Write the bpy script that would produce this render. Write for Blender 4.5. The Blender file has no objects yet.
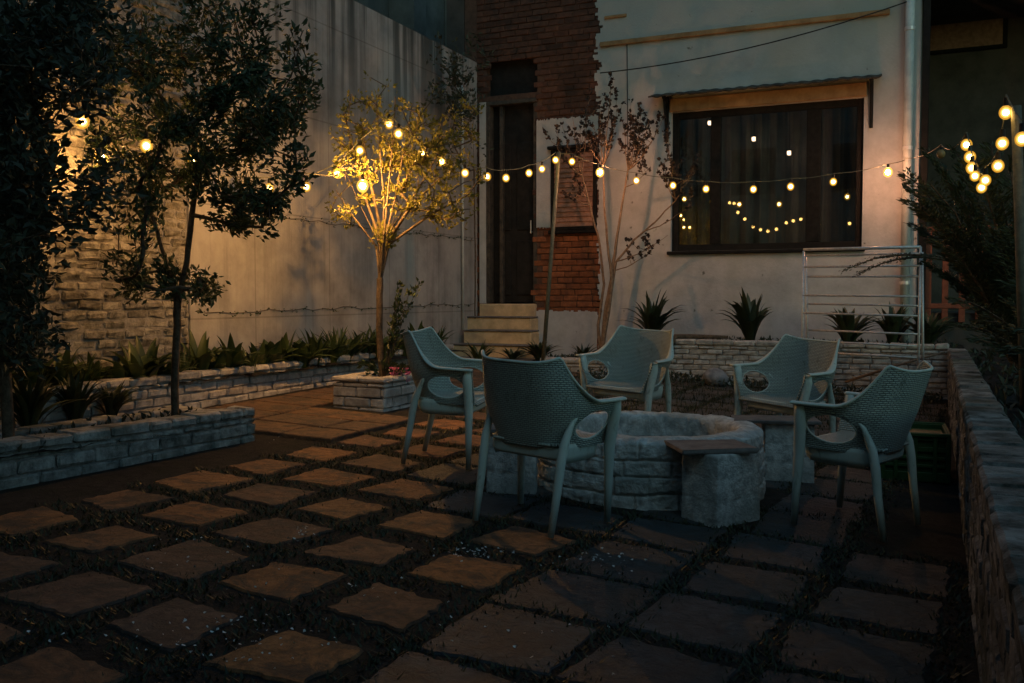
import bpy, math, random
from mathutils import Vector, Matrix, noise
random.seed(11)
scn = bpy.context.scene
col = scn.collection
PI = math.pi

# ------------------------------------------------------------------ camera frame and surveying helper
F_PX, YAW, CH = 950.0, math.radians(24.26), 1.25
PITCH = math.atan((341.5 - 297.0) / F_PX)
HF = Vector((-math.sin(YAW), math.cos(YAW), 0)); RT = Vector((math.cos(YAW), math.sin(YAW), 0))
FW = HF * math.cos(PITCH) - Vector((0, 0, math.sin(PITCH)))
UP = HF * math.sin(PITCH) + Vector((0, 0, math.cos(PITCH)))
EYE = Vector((0, 0, CH))
SX, SY = -0.039, 0.012                     # fall of the yard
def gz(x, y): return SY * y + SX * x
def ray(px, py): return FW + RT * ((px - 512) / F_PX) + UP * ((341.5 - py) / F_PX)
def atY(px, py, Y): r = ray(px, py); return EYE + r * (Y / r.y)
def atX(px, py, X): r = ray(px, py); return EYE + r * (X / r.x)
def atZ(px, py, z): r = ray(px, py); return EYE + r * ((z - CH) / r.z)
def atG(px, py):
    r = ray(px, py); t = CH / (SY * r.y + SX * r.x - r.z); return EYE + r * t

YH, XL = 12.4, -6.15                       # house front, left boundary wall

# ------------------------------------------------------------------ materials
def nmat(name):
    m = bpy.data.materials.new(name); m.use_nodes = True
    nt = m.node_tree; nt.nodes.clear()
    out = nt.nodes.new('ShaderNodeOutputMaterial'); b = nt.nodes.new('ShaderNodeBsdfPrincipled')
    nt.links.new(b.outputs[0], out.inputs[0]); return m, nt, b, out
def N(nt, t, **kw):
    n = nt.nodes.new(t)
    for k, v in kw.items():
        if k.startswith('_'): setattr(n, k[1:], v)
        else: n.inputs[k.replace('__', ' ')].default_value = v
    return n
def c4(c): return (c[0], c[1], c[2], 1)
def ramp(nt, src, stops):
    r = nt.nodes.new('ShaderNodeValToRGB'); nt.links.new(src, r.inputs[0])
    el = r.color_ramp.elements
    while len(el) < len(stops): el.new(0.5)
    for e, (p, c) in zip(el, stops): e.position = p; e.color = c4(c) if len(c) == 3 else c
    return r
def mapping(nt, scale=(1, 1, 1), kind='Object', rot=(0, 0, 0)):
    tc = nt.nodes.new('ShaderNodeTexCoord'); mp = nt.nodes.new('ShaderNodeMapping')
    mp.inputs['Scale'].default_value = scale; mp.inputs['Rotation'].default_value = rot
    nt.links.new(tc.outputs[kind], mp.inputs[0]); return mp.outputs[0]
def noise_n(nt, vec, scale, detail=6, rough=.6, dist=0):
    n = N(nt, 'ShaderNodeTexNoise', Scale=scale, Detail=detail, Roughness=rough, Distortion=dist)
    nt.links.new(vec, n.inputs['Vector']); return n.outputs['Fac']
def mixc(nt, fac, a, b, mode='MIX'):
    m = nt.nodes.new('ShaderNodeMix'); m.data_type = 'RGBA'; m.blend_type = mode
    for s, v in ((m.inputs[0], fac), (m.inputs[6], a), (m.inputs[7], b)):
        if isinstance(v, (int, float)): s.default_value = v
        elif isinstance(v, tuple): s.default_value = c4(v)
        else: nt.links.new(v, s)
    return m.outputs[2]
def bump(nt, b, h, strength=.4, dist=.01):
    n = N(nt, 'ShaderNodeBump', Strength=strength, Distance=dist)
    nt.links.new(h, n.inputs['Height']); nt.links.new(n.outputs[0], b.inputs['Normal'])
def island(nt):
    g = nt.nodes.new('ShaderNodeNewGeometry'); return g.outputs['Random Per Island']

def mat_speckle(name, c1, c2, scale=8, rough=.8, bs=.4, bd=.01, c3=None, isl=0.0, det=8, spec=.3):
    m, nt, b, o = nmat(name); v = mapping(nt)
    f = noise_n(nt, v, scale, det, .65)
    r = ramp(nt, f, [(.35, c1), (.62, c2)])
    colr = r.outputs[0]
    if c3:
        f2 = noise_n(nt, v, scale * .27, 5, .6)
        r2 = ramp(nt, f2, [(.5, (0, 0, 0)), (.66, (1, 1, 1))])
        colr = mixc(nt, r2.outputs[0], colr, c3)
    if isl:
        rr = ramp(nt, island(nt), [(0, (1 - isl,) * 3), (1, (1, 1, 1))])
        colr = mixc(nt, 1.0, colr, rr.outputs[0], 'MULTIPLY')
    nt.links.new(colr, b.inputs['Base Color']); b.inputs['Roughness'].default_value = rough
    b.inputs['Specular IOR Level'].default_value = spec
    f3 = noise_n(nt, v, scale * 4, 6, .7); bump(nt, b, f3, bs, bd)
    return m

M = {}
M['whitewash'] = mat_speckle('whitewashed_brick', (.34, .32, .29), (.68, .65, .60), 14, .85, .7, .012, (.38, .35, .32), .2)
M['whitewash_dirty'] = mat_speckle('weathered_whitewash', (.14, .145, .13), (.58, .57, .53), 11, .9, .8, .015, (.18, .19, .16), .25)
M['limewash'] = mat_speckle('limewashed_stone', (.34, .36, .35), (.74, .76, .73), 17, .9, .8, .02, (.38, .41, .39), 0)
M['old_whitewash'] = mat_speckle('old_whitewash', (.13, .12, .10), (.50, .47, .41), 13, .9, .9, .02, (.16, .145, .12), .35)
M['mossy_whitewash'] = mat_speckle('mossy_whitewash', (.08, .085, .075), (.46, .46, .43), 9, .92, 1.0, .03, (.10, .11, .09), .35)
M['mortar'] = mat_speckle('mortar', (.18, .17, .16), (.38, .36, .34), 20, .95)
M['shadedbrick'] = mat_speckle('shaded_red_brick', (.07, .035, .026), (.14, .065, .042), 16, .9, .6, .01, (.05, .032, .026), .35)  # upper brick, shade put into its darker colour
M['litbrick'] = mat_speckle('lit_red_brick', (.20, .075, .035), (.36, .13, .055), 16, .9, .6, .01, (.15, .06, .035), .4)  # same brick lower down, lamplight painted in as a brighter, warmer colour
M['redmortar'] = mat_speckle('brick_mortar', (.07, .04, .03), (.12, .07, .05), 20, .95)
M['soil'] = mat_speckle('soil', (.022, .021, .019), (.055, .05, .044), 16, .97, 1.0, .05, (.028, .032, .022))
M['step'] = mat_speckle('step_paint', (.50, .36, .20), (.68, .50, .29), 9, .8, .4, .008, (.42, .31, .2))
M['trunk'] = mat_speckle('bark', (.055, .04, .028), (.15, .11, .075), 25, .9, .8, .01)
M['paletrunk'] = mat_speckle('pale_bark', (.13, .09, .06), (.27, .19, .13), 22, .85, .6, .006)
M['wood'] = mat_speckle('weathered_plank', (.11, .10, .095), (.20, .18, .165), 12, .75, .5, .006)
M['redwood'] = mat_speckle('red_painted_wood', (.16, .05, .03), (.25, .08, .045), 12, .6)
M['darkframe'] = mat_speckle('dark_frame_paint', (.010, .010, .010), (.02, .019, .018), 15, .7, .2, .003, spec=.1)
M['doorwood'] = mat_speckle('dark_door', (.014, .014, .014), (.026, .025, .024), 9, .6, .2, .003, spec=.12)
M['lintel'] = mat_speckle('ochre_board', (.22, .13, .06), (.34, .21, .10), 7, .8, .3, .004)
M['sheet'] = mat_speckle('rusty_sheet', (.03, .028, .025), (.09, .075, .06), 12, .8, .5, .006)
M['metal'] = mat_speckle('galvanised_tube', (.60, .60, .60), (.78, .78, .78), 30, .35, .1, .001)
M['metal'].node_tree.nodes['Principled BSDF'].inputs['Metallic'].default_value = .35
M['greenpole'] = mat_speckle('pole_metal', (.10, .10, .075), (.17, .165, .12), 20, .6)
M['rubber'] = mat_speckle('black_cable', (.012, .012, .012), (.03, .03, .028), 20, .6)
M['pvc'] = mat_speckle('pvc_pipe', (.42, .45, .45), (.6, .62, .6), 5, .5)
M['crate'] = mat_speckle('green_plastic', (.02, .06, .022), (.03, .09, .03), 9, .45, .1, .002)
M['stone'] = mat_speckle('pale_stone', (.13, .14, .15), (.30, .31, .32), 9, .85)
M['ash'] = mat_speckle('ash_bed', (.04, .04, .035), (.4, .4, .38), 30, .95, 1, .02)
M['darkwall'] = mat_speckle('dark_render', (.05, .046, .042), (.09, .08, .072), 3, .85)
M['neighbour'] = mat_speckle('neighbour_render', (.09, .095, .09), (.16, .165, .16), 2, .9)
M['slat'] = mat_speckle('shutter_wood', (.22, .12, .08), (.36, .21, .15), 14, .7)
M['petal'] = mat_speckle('petal', (.6, .6, .58), (.8, .8, .78), 9, .7)
M['pink'] = mat_speckle('pink_petal', (.65, .12, .25), (.8, .3, .42), 9, .6)
M['curtain'] = mat_speckle('grey_curtain', (.22, .20, .19), (.34, .31, .30), 3, .9)

def plastic():
    m, nt, b, o = nmat('chair_plastic'); v = mapping(nt)
    f = noise_n(nt, v, 9, 5, .6)
    r = ramp(nt, f, [(.3, (.52, .61, .56)), (.7, (.64, .72, .67))])
    oi = nt.nodes.new('ShaderNodeObjectInfo'); v_ = ramp(nt, oi.outputs['Random'], [(0, (.86, .88, .88)), (1, (1.05, 1.03, 1.0))])
    scuff = noise_n(nt, mapping(nt, (1, 1, .35)), 26, 6, .7, .5); sc_ = ramp(nt, scuff, [(.56, (1, 1, 1)), (.68, (.62, .60, .55))])
    c = mixc(nt, 1.0, mixc(nt, 1.0, r.outputs[0], v_.outputs[0], 'MULTIPLY'), sc_.outputs[0], 'MULTIPLY')
    nt.links.new(c, b.inputs['Base Color']); b.inputs['Roughness'].default_value = .5
    class _R: outputs = [c]
    return m, nt, b, _R
M['plastic'] = plastic()[0]; M['plastic'].name = 'smooth_plastic'
def weave_mat():
    m, nt, b, r = plastic(); m.name = 'woven_plastic'
    tc = nt.nodes.new('ShaderNodeTexCoord')
    br = N(nt, 'ShaderNodeTexBrick', Scale=1.0)
    br.offset = .5; br.inputs['Brick Width'].default_value = .025; br.inputs['Row Height'].default_value = .0098
    br.inputs['Mortar Size'].default_value = .0028; br.inputs['Mortar Smooth'].default_value = 1.0
    br.inputs['Color1'].default_value = (1, 1, 1, 1); br.inputs['Color2'].default_value = (.8, .8, .8, 1); br.inputs['Mortar'].default_value = (0, 0, 0, 1)
    nt.links.new(tc.outputs['UV'], br.inputs['Vector'])
    bump(nt, b, br.outputs['Color'], 1.0, .012)
    gap_shade = mixc(nt, .65, r.outputs[0], br.outputs['Color'], 'MULTIPLY')  # shade in the weave recesses, darkened into the base colour
    nt.links.new(gap_shade, b.inputs['Base Color'])
    return m
M['weave'] = weave_mat()

def plaster():
    m, nt, b, o = nmat('lime_plaster'); v = mapping(nt)
    big = noise_n(nt, v, .55, 6, .6); mid = noise_n(nt, v, 3.2, 8, .7); fine = noise_n(nt, v, 30, 6, .7)
    base = ramp(nt, mid, [(.3, (.37, .37, .37)), (.6, (.52, .52, .52))])
    stain = ramp(nt, big, [(.50, (0, 0, 0)), (.72, (1, 1, 1))])
    c = mixc(nt, stain.outputs[0], base.outputs[0], (.36, .38, .35))
    # patchy mildew higher up the wall
    geo = nt.nodes.new('ShaderNodeNewGeometry'); sep = nt.nodes.new('ShaderNodeSeparateXYZ'); nt.links.new(geo.outputs['Position'], sep.inputs[0])
    mr = N(nt, 'ShaderNodeMapRange'); mr.inputs[1].default_value = 3.3; mr.inputs[2].default_value = 5.2
    nt.links.new(sep.outputs[2], mr.inputs[0])
    ad = N(nt, 'ShaderNodeMath', _operation='MULTIPLY'); nt.links.new(mr.outputs[0], ad.inputs[0]); nt.links.new(mid, ad.inputs[1])
    c = mixc(nt, ad.outputs[0], c, (.20, .23, .20))
    v2 = mapping(nt, (1, 1, .9)); sp = noise_n(nt, v2, 9, 3, .5)
    spots = ramp(nt, sp, [(.70, (0, 0, 0)), (.76, (1, 1, 1))])
    c = mixc(nt, spots.outputs[0], c, (.16, .16, .14))
    nt.links.new(c, b.inputs['Base Color']); b.inputs['Roughness'].default_value = .9
    bump(nt, b, fine, .5, .01); return m
M['plaster'] = plaster()
def concrete():
    m, nt, b, o = nmat('board_marked_concrete')
    v = mapping(nt, (1, 1, .05)); st = noise_n(nt, v, 9, 6, .7)
    v1 = mapping(nt); mid = noise_n(nt, v1, 1.1, 7, .65); fine = noise_n(nt, v1, 22, 6, .7)
    base = ramp(nt, mid, [(.34, (.21, .20, .19)), (.60, (.42, .40, .38))])
    streak = ramp(nt, st, [(.36, (.72, .72, .72)), (.5, (1, 1, 1))])
    c = mixc(nt, .6, base.outputs[0], streak.outputs[0], 'MULTIPLY')
    # run-off stains come down from the top
    v3 = mapping(nt, (1, 1, .03)); dr = noise_n(nt, v3, 5, 4, .6)
    geo = nt.nodes.new('ShaderNodeNewGeometry'); sep = nt.nodes.new('ShaderNodeSeparateXYZ'); nt.links.new(geo.outputs['Position'], sep.inputs[0])
    mr = N(nt, 'ShaderNodeMapRange'); mr.inputs[1].default_value = 2.6; mr.inputs[2].default_value = 4.6
    nt.links.new(sep.outputs[2], mr.inputs[0])
    drr = ramp(nt, dr, [(.48, (0, 0, 0)), (.6, (1, 1, 1))])
    mu = N(nt, 'ShaderNodeMath', _operation='MULTIPLY'); nt.links.new(mr.outputs[0], mu.inputs[0]); nt.links.new(drr.outputs[0], mu.inputs[1])
    c = mixc(nt, mu.outputs[0], c, (.07, .075, .07))
    # formwork joints
    br = N(nt, 'ShaderNodeTexBrick', Scale=1.0); br.offset = 0
    br.inputs['Brick Width'].default_value = 1.25; br.inputs['Row Height'].default_value = 1.05; br.inputs['Mortar Size'].default_value = .008
    br.inputs['Color1'].default_value = br.inputs['Color2'].default_value = (1, 1, 1, 1); br.inputs['Mortar'].default_value = (.66, .64, .62, 1)
    v4 = mapping(nt, (1, 1, 1), 'Object', (0, 0, 0))
    sw = nt.nodes.new('ShaderNodeSeparateXYZ'); nt.links.new(v4, sw.inputs[0]); cb = nt.nodes.new('ShaderNodeCombineXYZ')
    nt.links.new(sw.outputs[1], cb.inputs[0]); nt.links.new(sw.outputs[2], cb.inputs[1]); nt.links.new(cb.outputs[0], br.inputs['Vector'])
    c = mixc(nt, .8, c, br.outputs['Color'], 'MULTIPLY')
    nt.links.new(c, b.inputs['Base Color']); b.inputs['Roughness'].default_value = .9
    bump(nt, b, fine, .5, .01); return m
M['concrete'] = concrete()
def tile_mat(name, cols, rough=.75):
    m, nt, b, o = nmat(name); v = mapping(nt)
    r = ramp(nt, island(nt), [(i / (len(cols) - 1), c) for i, c in enumerate(cols)])
    f = noise_n(nt, v, 9, 10, .75, .8); g = ramp(nt, f, [(.32, (.30, .30, .30)), (.60, (1.15, 1.15, 1.15))])
    c = mixc(nt, 1.0, r.outputs[0], g.outputs[0], 'MULTIPLY')
    dn = ramp(nt, noise_n(nt, v, 4.5, 12, .8, .5), [(.47, (0, 0, 0)), (.58, (.85, .85, .85))]); c = mixc(nt, dn.outputs[0], c, (.05, .042, .034))
    nt.links.new(c, b.inputs['Base Color']); b.inputs['Roughness'].default_value = rough
    bump(nt, b, noise_n(nt, v, 16, 10, .75, .8), 1.0, .03); return m
M['sandstone'] = tile_mat('sandstone_slabs', [(.44, .17, .055), (.14, .09, .065), (.34, .15, .06), (.46, .20, .07), (.22, .11, .065), (.09, .075, .065)])
M['slate'] = tile_mat('slate_flags', [(.04, .05, .055), (.08, .10, .105), (.07, .07, .068), (.045, .055, .06), (.065, .08, .085)], .6)
M['pathstone'] = tile_mat('path_stone', [(.22, .12, .06), (.14, .09, .06), (.26, .14, .07)])

def leaf_mat(name, c1, c2, trans=.25, rough=.5):
    m, nt, b, o = nmat(name)
    r = ramp(nt, island(nt), [(0, c1), (1, c2)])
    nt.links.new(r.outputs[0], b.inputs['Base Color']); b.inputs['Roughness'].default_value = rough
    b.inputs['Specular IOR Level'].default_value = .35
    t = nt.nodes.new('ShaderNodeBsdfTranslucent'); nt.links.new(r.outputs[0], t.inputs[0])
    mx = nt.nodes.new('ShaderNodeMixShader'); mx.inputs[0].default_value = trans
    nt.links.new(b.outputs[0], mx.inputs[1]); nt.links.new(t.outputs[0], mx.inputs[2]); nt.links.new(mx.outputs[0], o.inputs[0])
    return m
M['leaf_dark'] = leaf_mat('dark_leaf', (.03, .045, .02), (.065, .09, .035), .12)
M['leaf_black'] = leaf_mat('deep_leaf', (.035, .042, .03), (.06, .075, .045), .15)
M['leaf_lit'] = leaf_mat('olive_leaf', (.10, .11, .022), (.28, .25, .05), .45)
M['bud'] = leaf_mat('dark_bud', (.022, .016, .014), (.045, .03, .024), .05)
M['strap'] = leaf_mat('strap_leaf', (.03, .05, .016), (.085, .115, .035), .2, .4)
M['strap_dark'] = leaf_mat('dark_strap_leaf', (.025, .036, .02), (.05, .07, .032), .1, .4)
M['grass'] = leaf_mat('grass_blade', (.03, .038, .02), (.06, .07, .03), .2)
M['conifer'] = leaf_mat('feathery_leaf', (.03, .045, .026), (.065, .09, .045), .15)

def emis(name, c, s):
    m, nt, b, o = nmat(name); e = N(nt, 'ShaderNodeEmission', Color=c4(c), Strength=s); nt.links.new(e.outputs[0], o.inputs[0]); return m
def shell(name, c, s, k):
    m, nt, b, o = nmat(name); e = N(nt, 'ShaderNodeEmission', Color=c4(c), Strength=s); t = nt.nodes.new('ShaderNodeBsdfTransparent')
    mx = nt.nodes.new('ShaderNodeMixShader'); mx.inputs[0].default_value = k
    nt.links.new(t.outputs[0], mx.inputs[1]); nt.links.new(e.outputs[0], mx.inputs[2]); nt.links.new(mx.outputs[0], o.inputs[0]); return m
CORE_S, STRONG_S = 170, 15000
M['core'] = emis('bulb_filament', (1, .56, .14), CORE_S)
M['core_strong'] = emis('bright_filament', (1, .47, .12), STRONG_S)
M['core_brick'] = emis('golden_filament', (1, .47, .12), 6500)
M['core_wall'] = emis('orange_filament', (1, .42, .20), 3400)
M['halo'] = shell('frosted_inner_glass', (1, .66, .16), 2.6, .5)
M['core_pendant'] = emis('pendant_light', (1, .66, .42), 6)
M['shell'] = shell('warm_glass', (1, .46, .04), .95, .5)
M['shell_strong'] = shell('bright_glass', (1, .50, .08), 2.2, .5)
M['shell_off'] = mat_speckle('amber_glass', (.25, .16, .06), (.35, .22, .09), 9, .15)
def glass():
    m, nt, b, o = nmat('window_glass')
    t = N(nt, 'ShaderNodeBsdfTransparent', Color=(.75, .78, .76, 1)); g = N(nt, 'ShaderNodeBsdfGlossy', Roughness=.012, Color=(1, 1, 1, 1))
    mx = nt.nodes.new('ShaderNodeMixShader'); mx.inputs[0].default_value = .16
    nt.links.new(t.outputs[0], mx.inputs[1]); nt.links.new(g.outputs[0], mx.inputs[2]); nt.links.new(mx.outputs[0], o.inputs[0]); return m
M['glass'] = glass()

# ------------------------------------------------------------------ mesh builder
class MB:
    def __init__(s): s.v = []; s.f = []; s.uv = None
    def add(s, vs, fs):
        o = len(s.v); s.v += [tuple(v) for v in vs]; s.f += [tuple(i + o for i in f) for f in fs]
    def quad(s, a, b, c, d): s.add([a, b, c, d], [(0, 1, 2, 3)])
    def box(s, lo, hi, mtx=None):
        x0, y0, z0 = lo; x1, y1, z1 = hi
        v = [Vector(p) for p in ((x0, y0, z0), (x1, y0, z0), (x1, y1, z0), (x0, y1, z0), (x0, y0, z1), (x1, y0, z1), (x1, y1, z1), (x0, y1, z1))]
        if mtx: v = [mtx @ p for p in v]
        s.add(v, [(0, 3, 2, 1), (4, 5, 6, 7), (0, 1, 5, 4), (1, 2, 6, 5), (2, 3, 7, 6), (3, 0, 4, 7)])
    def cbox(s, lo, hi, c=.01, mtx=None, jit=0):
        """box with chamfered edges"""
        lo = Vector(lo); hi = Vector(hi); vs = []; idx = {}
        c = min(c, *[(hi[i] - lo[i]) * .45 for i in range(3)])
        for ax in range(3):
            for sx in (0, 1):
                for sy in (0, 1):
                    for sz in (0, 1):
                        p = Vector((hi.x if sx else lo.x, hi.y if sy else lo.y, hi.z if sz else lo.z))
                        for k in range(3):
                            if k != ax: p[k] += c if (sx, sy, sz)[k] == 0 else -c
                        if jit: p += Vector((random.uniform(-jit, jit), random.uniform(-jit, jit), random.uniform(-jit, jit)))
                        idx[(ax, sx, sy, sz)] = len(vs); vs.append(mtx @ p if mtx else p)
        fs = []
        for ax in range(3):
            o = [k for k in range(3) if k != ax]
            for sd in (0, 1):
                ring = []
                for a, b in ((0, 0), (1, 0), (1, 1), (0, 1)):
                    t = [0, 0, 0]; t[ax] = sd; t[o[0]] = a; t[o[1]] = b; ring.append(idx[(ax, *t)])
                fs.append(tuple(ring) if (sd == 1) == (ax != 1) else tuple(reversed(ring)))
        for ax in range(3):                                  # edges along ax
            o = [k for k in range(3) if k != ax]
            for a in (0, 1):
                for b in (0, 1):
                    q = []
                    for w, e in ((o[0], 0), (o[0], 1), (o[1], 1), (o[1], 0)):
                        t = [0, 0, 0]; t[ax] = e; t[o[0]] = a; t[o[1]] = b; q.append(idx[(w, *t)])
                    fs.append(tuple(q))
        for sx in (0, 1):
            for sy in (0, 1):
                for sz in (0, 1): fs.append((idx[(0, sx, sy, sz)], idx[(1, sx, sy, sz)], idx[(2, sx, sy, sz)]))
        s.add(vs, fs)
    def tube(s, pts, rad, n=8, caps=True, sq=1.0):
        pts = [Vector(p) for p in pts]
        if not hasattr(rad, '__len__'): rad = [rad] * len(pts)
        rings = []; ref = None
        for i, p in enumerate(pts):
            d = (pts[min(i + 1, len(pts) - 1)] - pts[max(i - 1, 0)])
            if d.length < 1e-9: d = Vector((0, 0, 1))
            d.normalize()
            if ref is None:
                ref = Vector((0, 0, 1)) if abs(d.z) < .9 else Vector((1, 0, 0))
            a = ref - d * ref.dot(d)
            if a.length < 1e-4: a = d.orthogonal()
            a.normalize(); b = d.cross(a); ref = a
            rings.append([p + (a * math.cos(2 * PI * k / n) * sq + b * math.sin(2 * PI * k / n)) * rad[i] for k in range(n)])
        vs = [v for r in rings for v in r]; fs = []
        for i in range(len(rings) - 1):
            for k in range(n):
                k2 = (k + 1) % n; fs.append((i * n + k, i * n + k2, (i + 1) * n + k2, (i + 1) * n + k))
        if caps: fs.append(tuple(reversed(range(n)))); fs.append(tuple((len(rings) - 1) * n + k for k in range(n)))
        s.add(vs, fs)
    def sphere(s, c, r, seg=12, rings=8, sc=(1, 1, 1)):
        c = Vector(c); vs = [c + Vector((0, 0, r * sc[2]))]
        for i in range(1, rings):
            t = PI * i / rings
            for k in range(seg):
                a = 2 * PI * k / seg; vs.append(c + Vector((math.sin(t) * math.cos(a) * r * sc[0], math.sin(t) * math.sin(a) * r * sc[1], math.cos(t) * r * sc[2])))
        vs.append(c - Vector((0, 0, r * sc[2]))); fs = []
        for k in range(seg): fs.append((0, 1 + k, 1 + (k + 1) % seg))
        for i in range(rings - 2):
            for k in range(seg):
                k2 = (k + 1) % seg; a = 1 + i * seg; fs.append((a + k, a + seg + k, a + seg + k2, a + k2))
        l = len(vs) - 1; a = 1 + (rings - 2) * seg
        for k in range(seg): fs.append((a + k, l, a + (k + 1) % seg))
        s.add(vs, fs)
    def build(s, name, mat, parent=None, smooth=False, loc=None):
        me = bpy.data.meshes.new(name)
        vs = s.v
        if loc is not None: vs = [(v[0] - loc[0], v[1] - loc[1], v[2] - loc[2]) for v in vs]
        me.from_pydata(vs, [], s.f); me.update()
        if smooth: me.shade_smooth()
        me.materials.append(mat)
        o = bpy.data.objects.new(name, me); col.objects.link(o)
        if loc is not None: o.location = loc
        if parent: o.parent = parent
        return o
def tag(o, label=None, cat=None, group=None, kind=None):
    if label: o['label'] = label
    if cat: o['category'] = cat
    if group: o['group'] = group
    if kind: o['kind'] = kind
    return o
def empty(name, loc, label, cat, group=None, rz=0):
    o = bpy.data.objects.new(name, None); col.objects.link(o); o.location = loc; o.rotation_euler = (0, 0, rz); o.empty_display_size = .1
    return tag(o, label, cat, group)
def copy_tree(o, parent=None):
    c = o.copy(); col.objects.link(c); c.parent = parent
    for ch in [x for x in col.objects if x.parent == o]: copy_tree(ch, c)
    return c
def R(z): return Matrix.Rotation(z, 4, 'Z')
def frame(o, ang): return Matrix.Translation(Vector(o)) @ R(ang)

# bricks laid on a vertical face: origin, angle of the run, outward normal = right-hand side (-y local)
def bricks(mb, org, ang, L, z0, z1, bl=.23, bh=.07, mo=.012, out=.03, jit=.004, keep=None, ch=.008):
    m = frame((org[0], org[1], 0), ang); row = 0; z = z0
    while z < z1 - .02:
        h = min(bh, z1 - z); x = -bl * .5 if row % 2 else 0.0
        while x < L:
            l = bl * random.uniform(.9, 1.08); a = max(0, x); b = min(L, x + l)
            if b - a > .03 and (keep is None or keep((a + b) / 2, z + h / 2)):
                dd = random.uniform(-jit, jit) * 1.5
                mb.cbox((a, -out + dd, z), (b - mo, .02, z + h - mo), ch, m, jit)
            x += l
        z += bh; row += 1
def curb(name, mat, p0, p1, th, zb, zt, label, cat, bh=.075, coping=True, jit=.006, group=None, bl=.22):
    """low brick wall from p0 to p1 (its right-hand face runs along the line, body to the left)"""
    p0 = Vector(p0).to_2d(); p1 = Vector(p1).to_2d(); d = p1 - p0; L = d.length; ang = math.atan2(d.y, d.x)
    m = frame((p0.x, p0.y, 0), ang)
    root = empty(name, (p0.x, p0.y, zb), label, cat, group)
    core = MB(); core.box((.02, .02, zb - .3), (L - .02, th - .02, zt - .03), m)
    core.build('mortar_core', M['mortar'], root, loc=(p0.x, p0.y, zb)).location = (0, 0, 0)
    b = MB(); zc = zt - (.06 if coping else 0)
    bricks(b, p0, ang, L, zb - bh, zc, bl, bh, jit=jit, out=.0, ch=.012)
    q = m @ Vector((L, 0, 0)); bricks(b, q, ang + PI / 2, th, zb - bh, zc, bl, bh, jit=jit, out=0, ch=.012)
    q = m @ Vector((L, th, 0)); bricks(b, q, ang + PI, L, zb - bh, zc, bl, bh, jit=jit, out=0, ch=.012)
    q = m @ Vector((0, th, 0)); bricks(b, q, ang - PI / 2, th, zb - bh, zc, bl, bh, jit=jit, out=0, ch=.012)
    b.build('brick_courses', mat, root, loc=(p0.x, p0.y, zb)).location = (0, 0, 0)
    if coping:
        c = MB(); x = 0
        while x < L:
            l = random.uniform(.17, .3); e = min(L, x + l)
            if L - e < .06: e = L
            c.cbox((x, -.012, zc), (e - .008, th + .012, zt + random.uniform(-.006, .008)), .014, m, jit)
            x = e
            if e >= L: break
        c.build('coping', mat, root, loc=(p0.x, p0.y, zb)).location = (0, 0, 0)
    return root

# ------------------------------------------------------------------ ground, paving, path
g = MB(); n = 40
def gpos(i, j): 
    f = lambda k: (k / n * 2 - 1); sx = f(i); sy = f(j)
    x = -2.5 + 140 * sx ** 3 + 6 * sx; y = 6 + 140 * sy ** 3 + 6 * sy
    xx = max(-12, min(12, x)); yy = max(-10, min(20, y)); return (x, y, gz(xx, yy))
vs = [gpos(i, j) for j in range(n + 1) for i in range(n + 1)]
g.add(vs, [(j * (n + 1) + i, j * (n + 1) + i + 1, (j + 1) * (n + 1) + i + 1, (j + 1) * (n + 1) + i) for j in range(n) for i in range(n)])
tag(g.build('ground', M['soil']), 'dark soil and moss between the paving slabs of the yard', kind='structure')

PC = Vector((-1.58, 5.52))                       # fire pit centre
TH = math.radians(-4.6); E1 = Vector((math.cos(TH), math.sin(TH))); E2 = Vector((-math.sin(TH), math.cos(TH)))
def slab(mb, c, hx, hy, ang, t=.010, jit=.018, nseg=5):
    e1 = Vector((math.cos(ang), math.sin(ang))); e2 = Vector((-e1.y, e1.x)); cor = []
    for sx, sy in ((-1, -1), (1, -1), (1, 1), (-1, 1)):
        cor.append(c + e1 * (sx * hx + random.uniform(-jit, jit)) + e2 * (sy * hy + random.uniform(-jit, jit)))
    ring = []
    for k in range(4):
        a = cor[k]; b = cor[(k + 1) % 4]
        for i in range(nseg):
            p = a.lerp(b, i / nseg)
            if i: p += (Vector((random.uniform(-1, 1), random.uniform(-1, 1)))) * jit * .35
            ring.append(p)
    tl = (random.uniform(-.008, .008), random.uniform(-.008, .008))
    def z(p): return gz(p.x, p.y) + t + (p.x - c.x) * tl[0] + (p.y - c.y) * tl[1]
    m_ = len(ring); inn = [p.lerp(c, .035) for p in ring]
    vs = [(p.x, p.y, z(p) - .008) for p in ring] + [(p.x, p.y, z(p)) for p in inn] + [(p.x, p.y, gz(p.x, p.y) - .03) for p in ring]
    fs = [tuple(range(m_, 2 * m_))]
    for i in range(m_):
        j = (i + 1) % m_; fs.append((i, j, m_ + j, m_ + i)); fs.append((2 * m_ + i, 2 * m_ + j, j, i))
    mb.add(vs, fs)
pav = MB(); flg = MB(); gaps = []
BX0, BX1 = -5.15, -4.42
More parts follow.
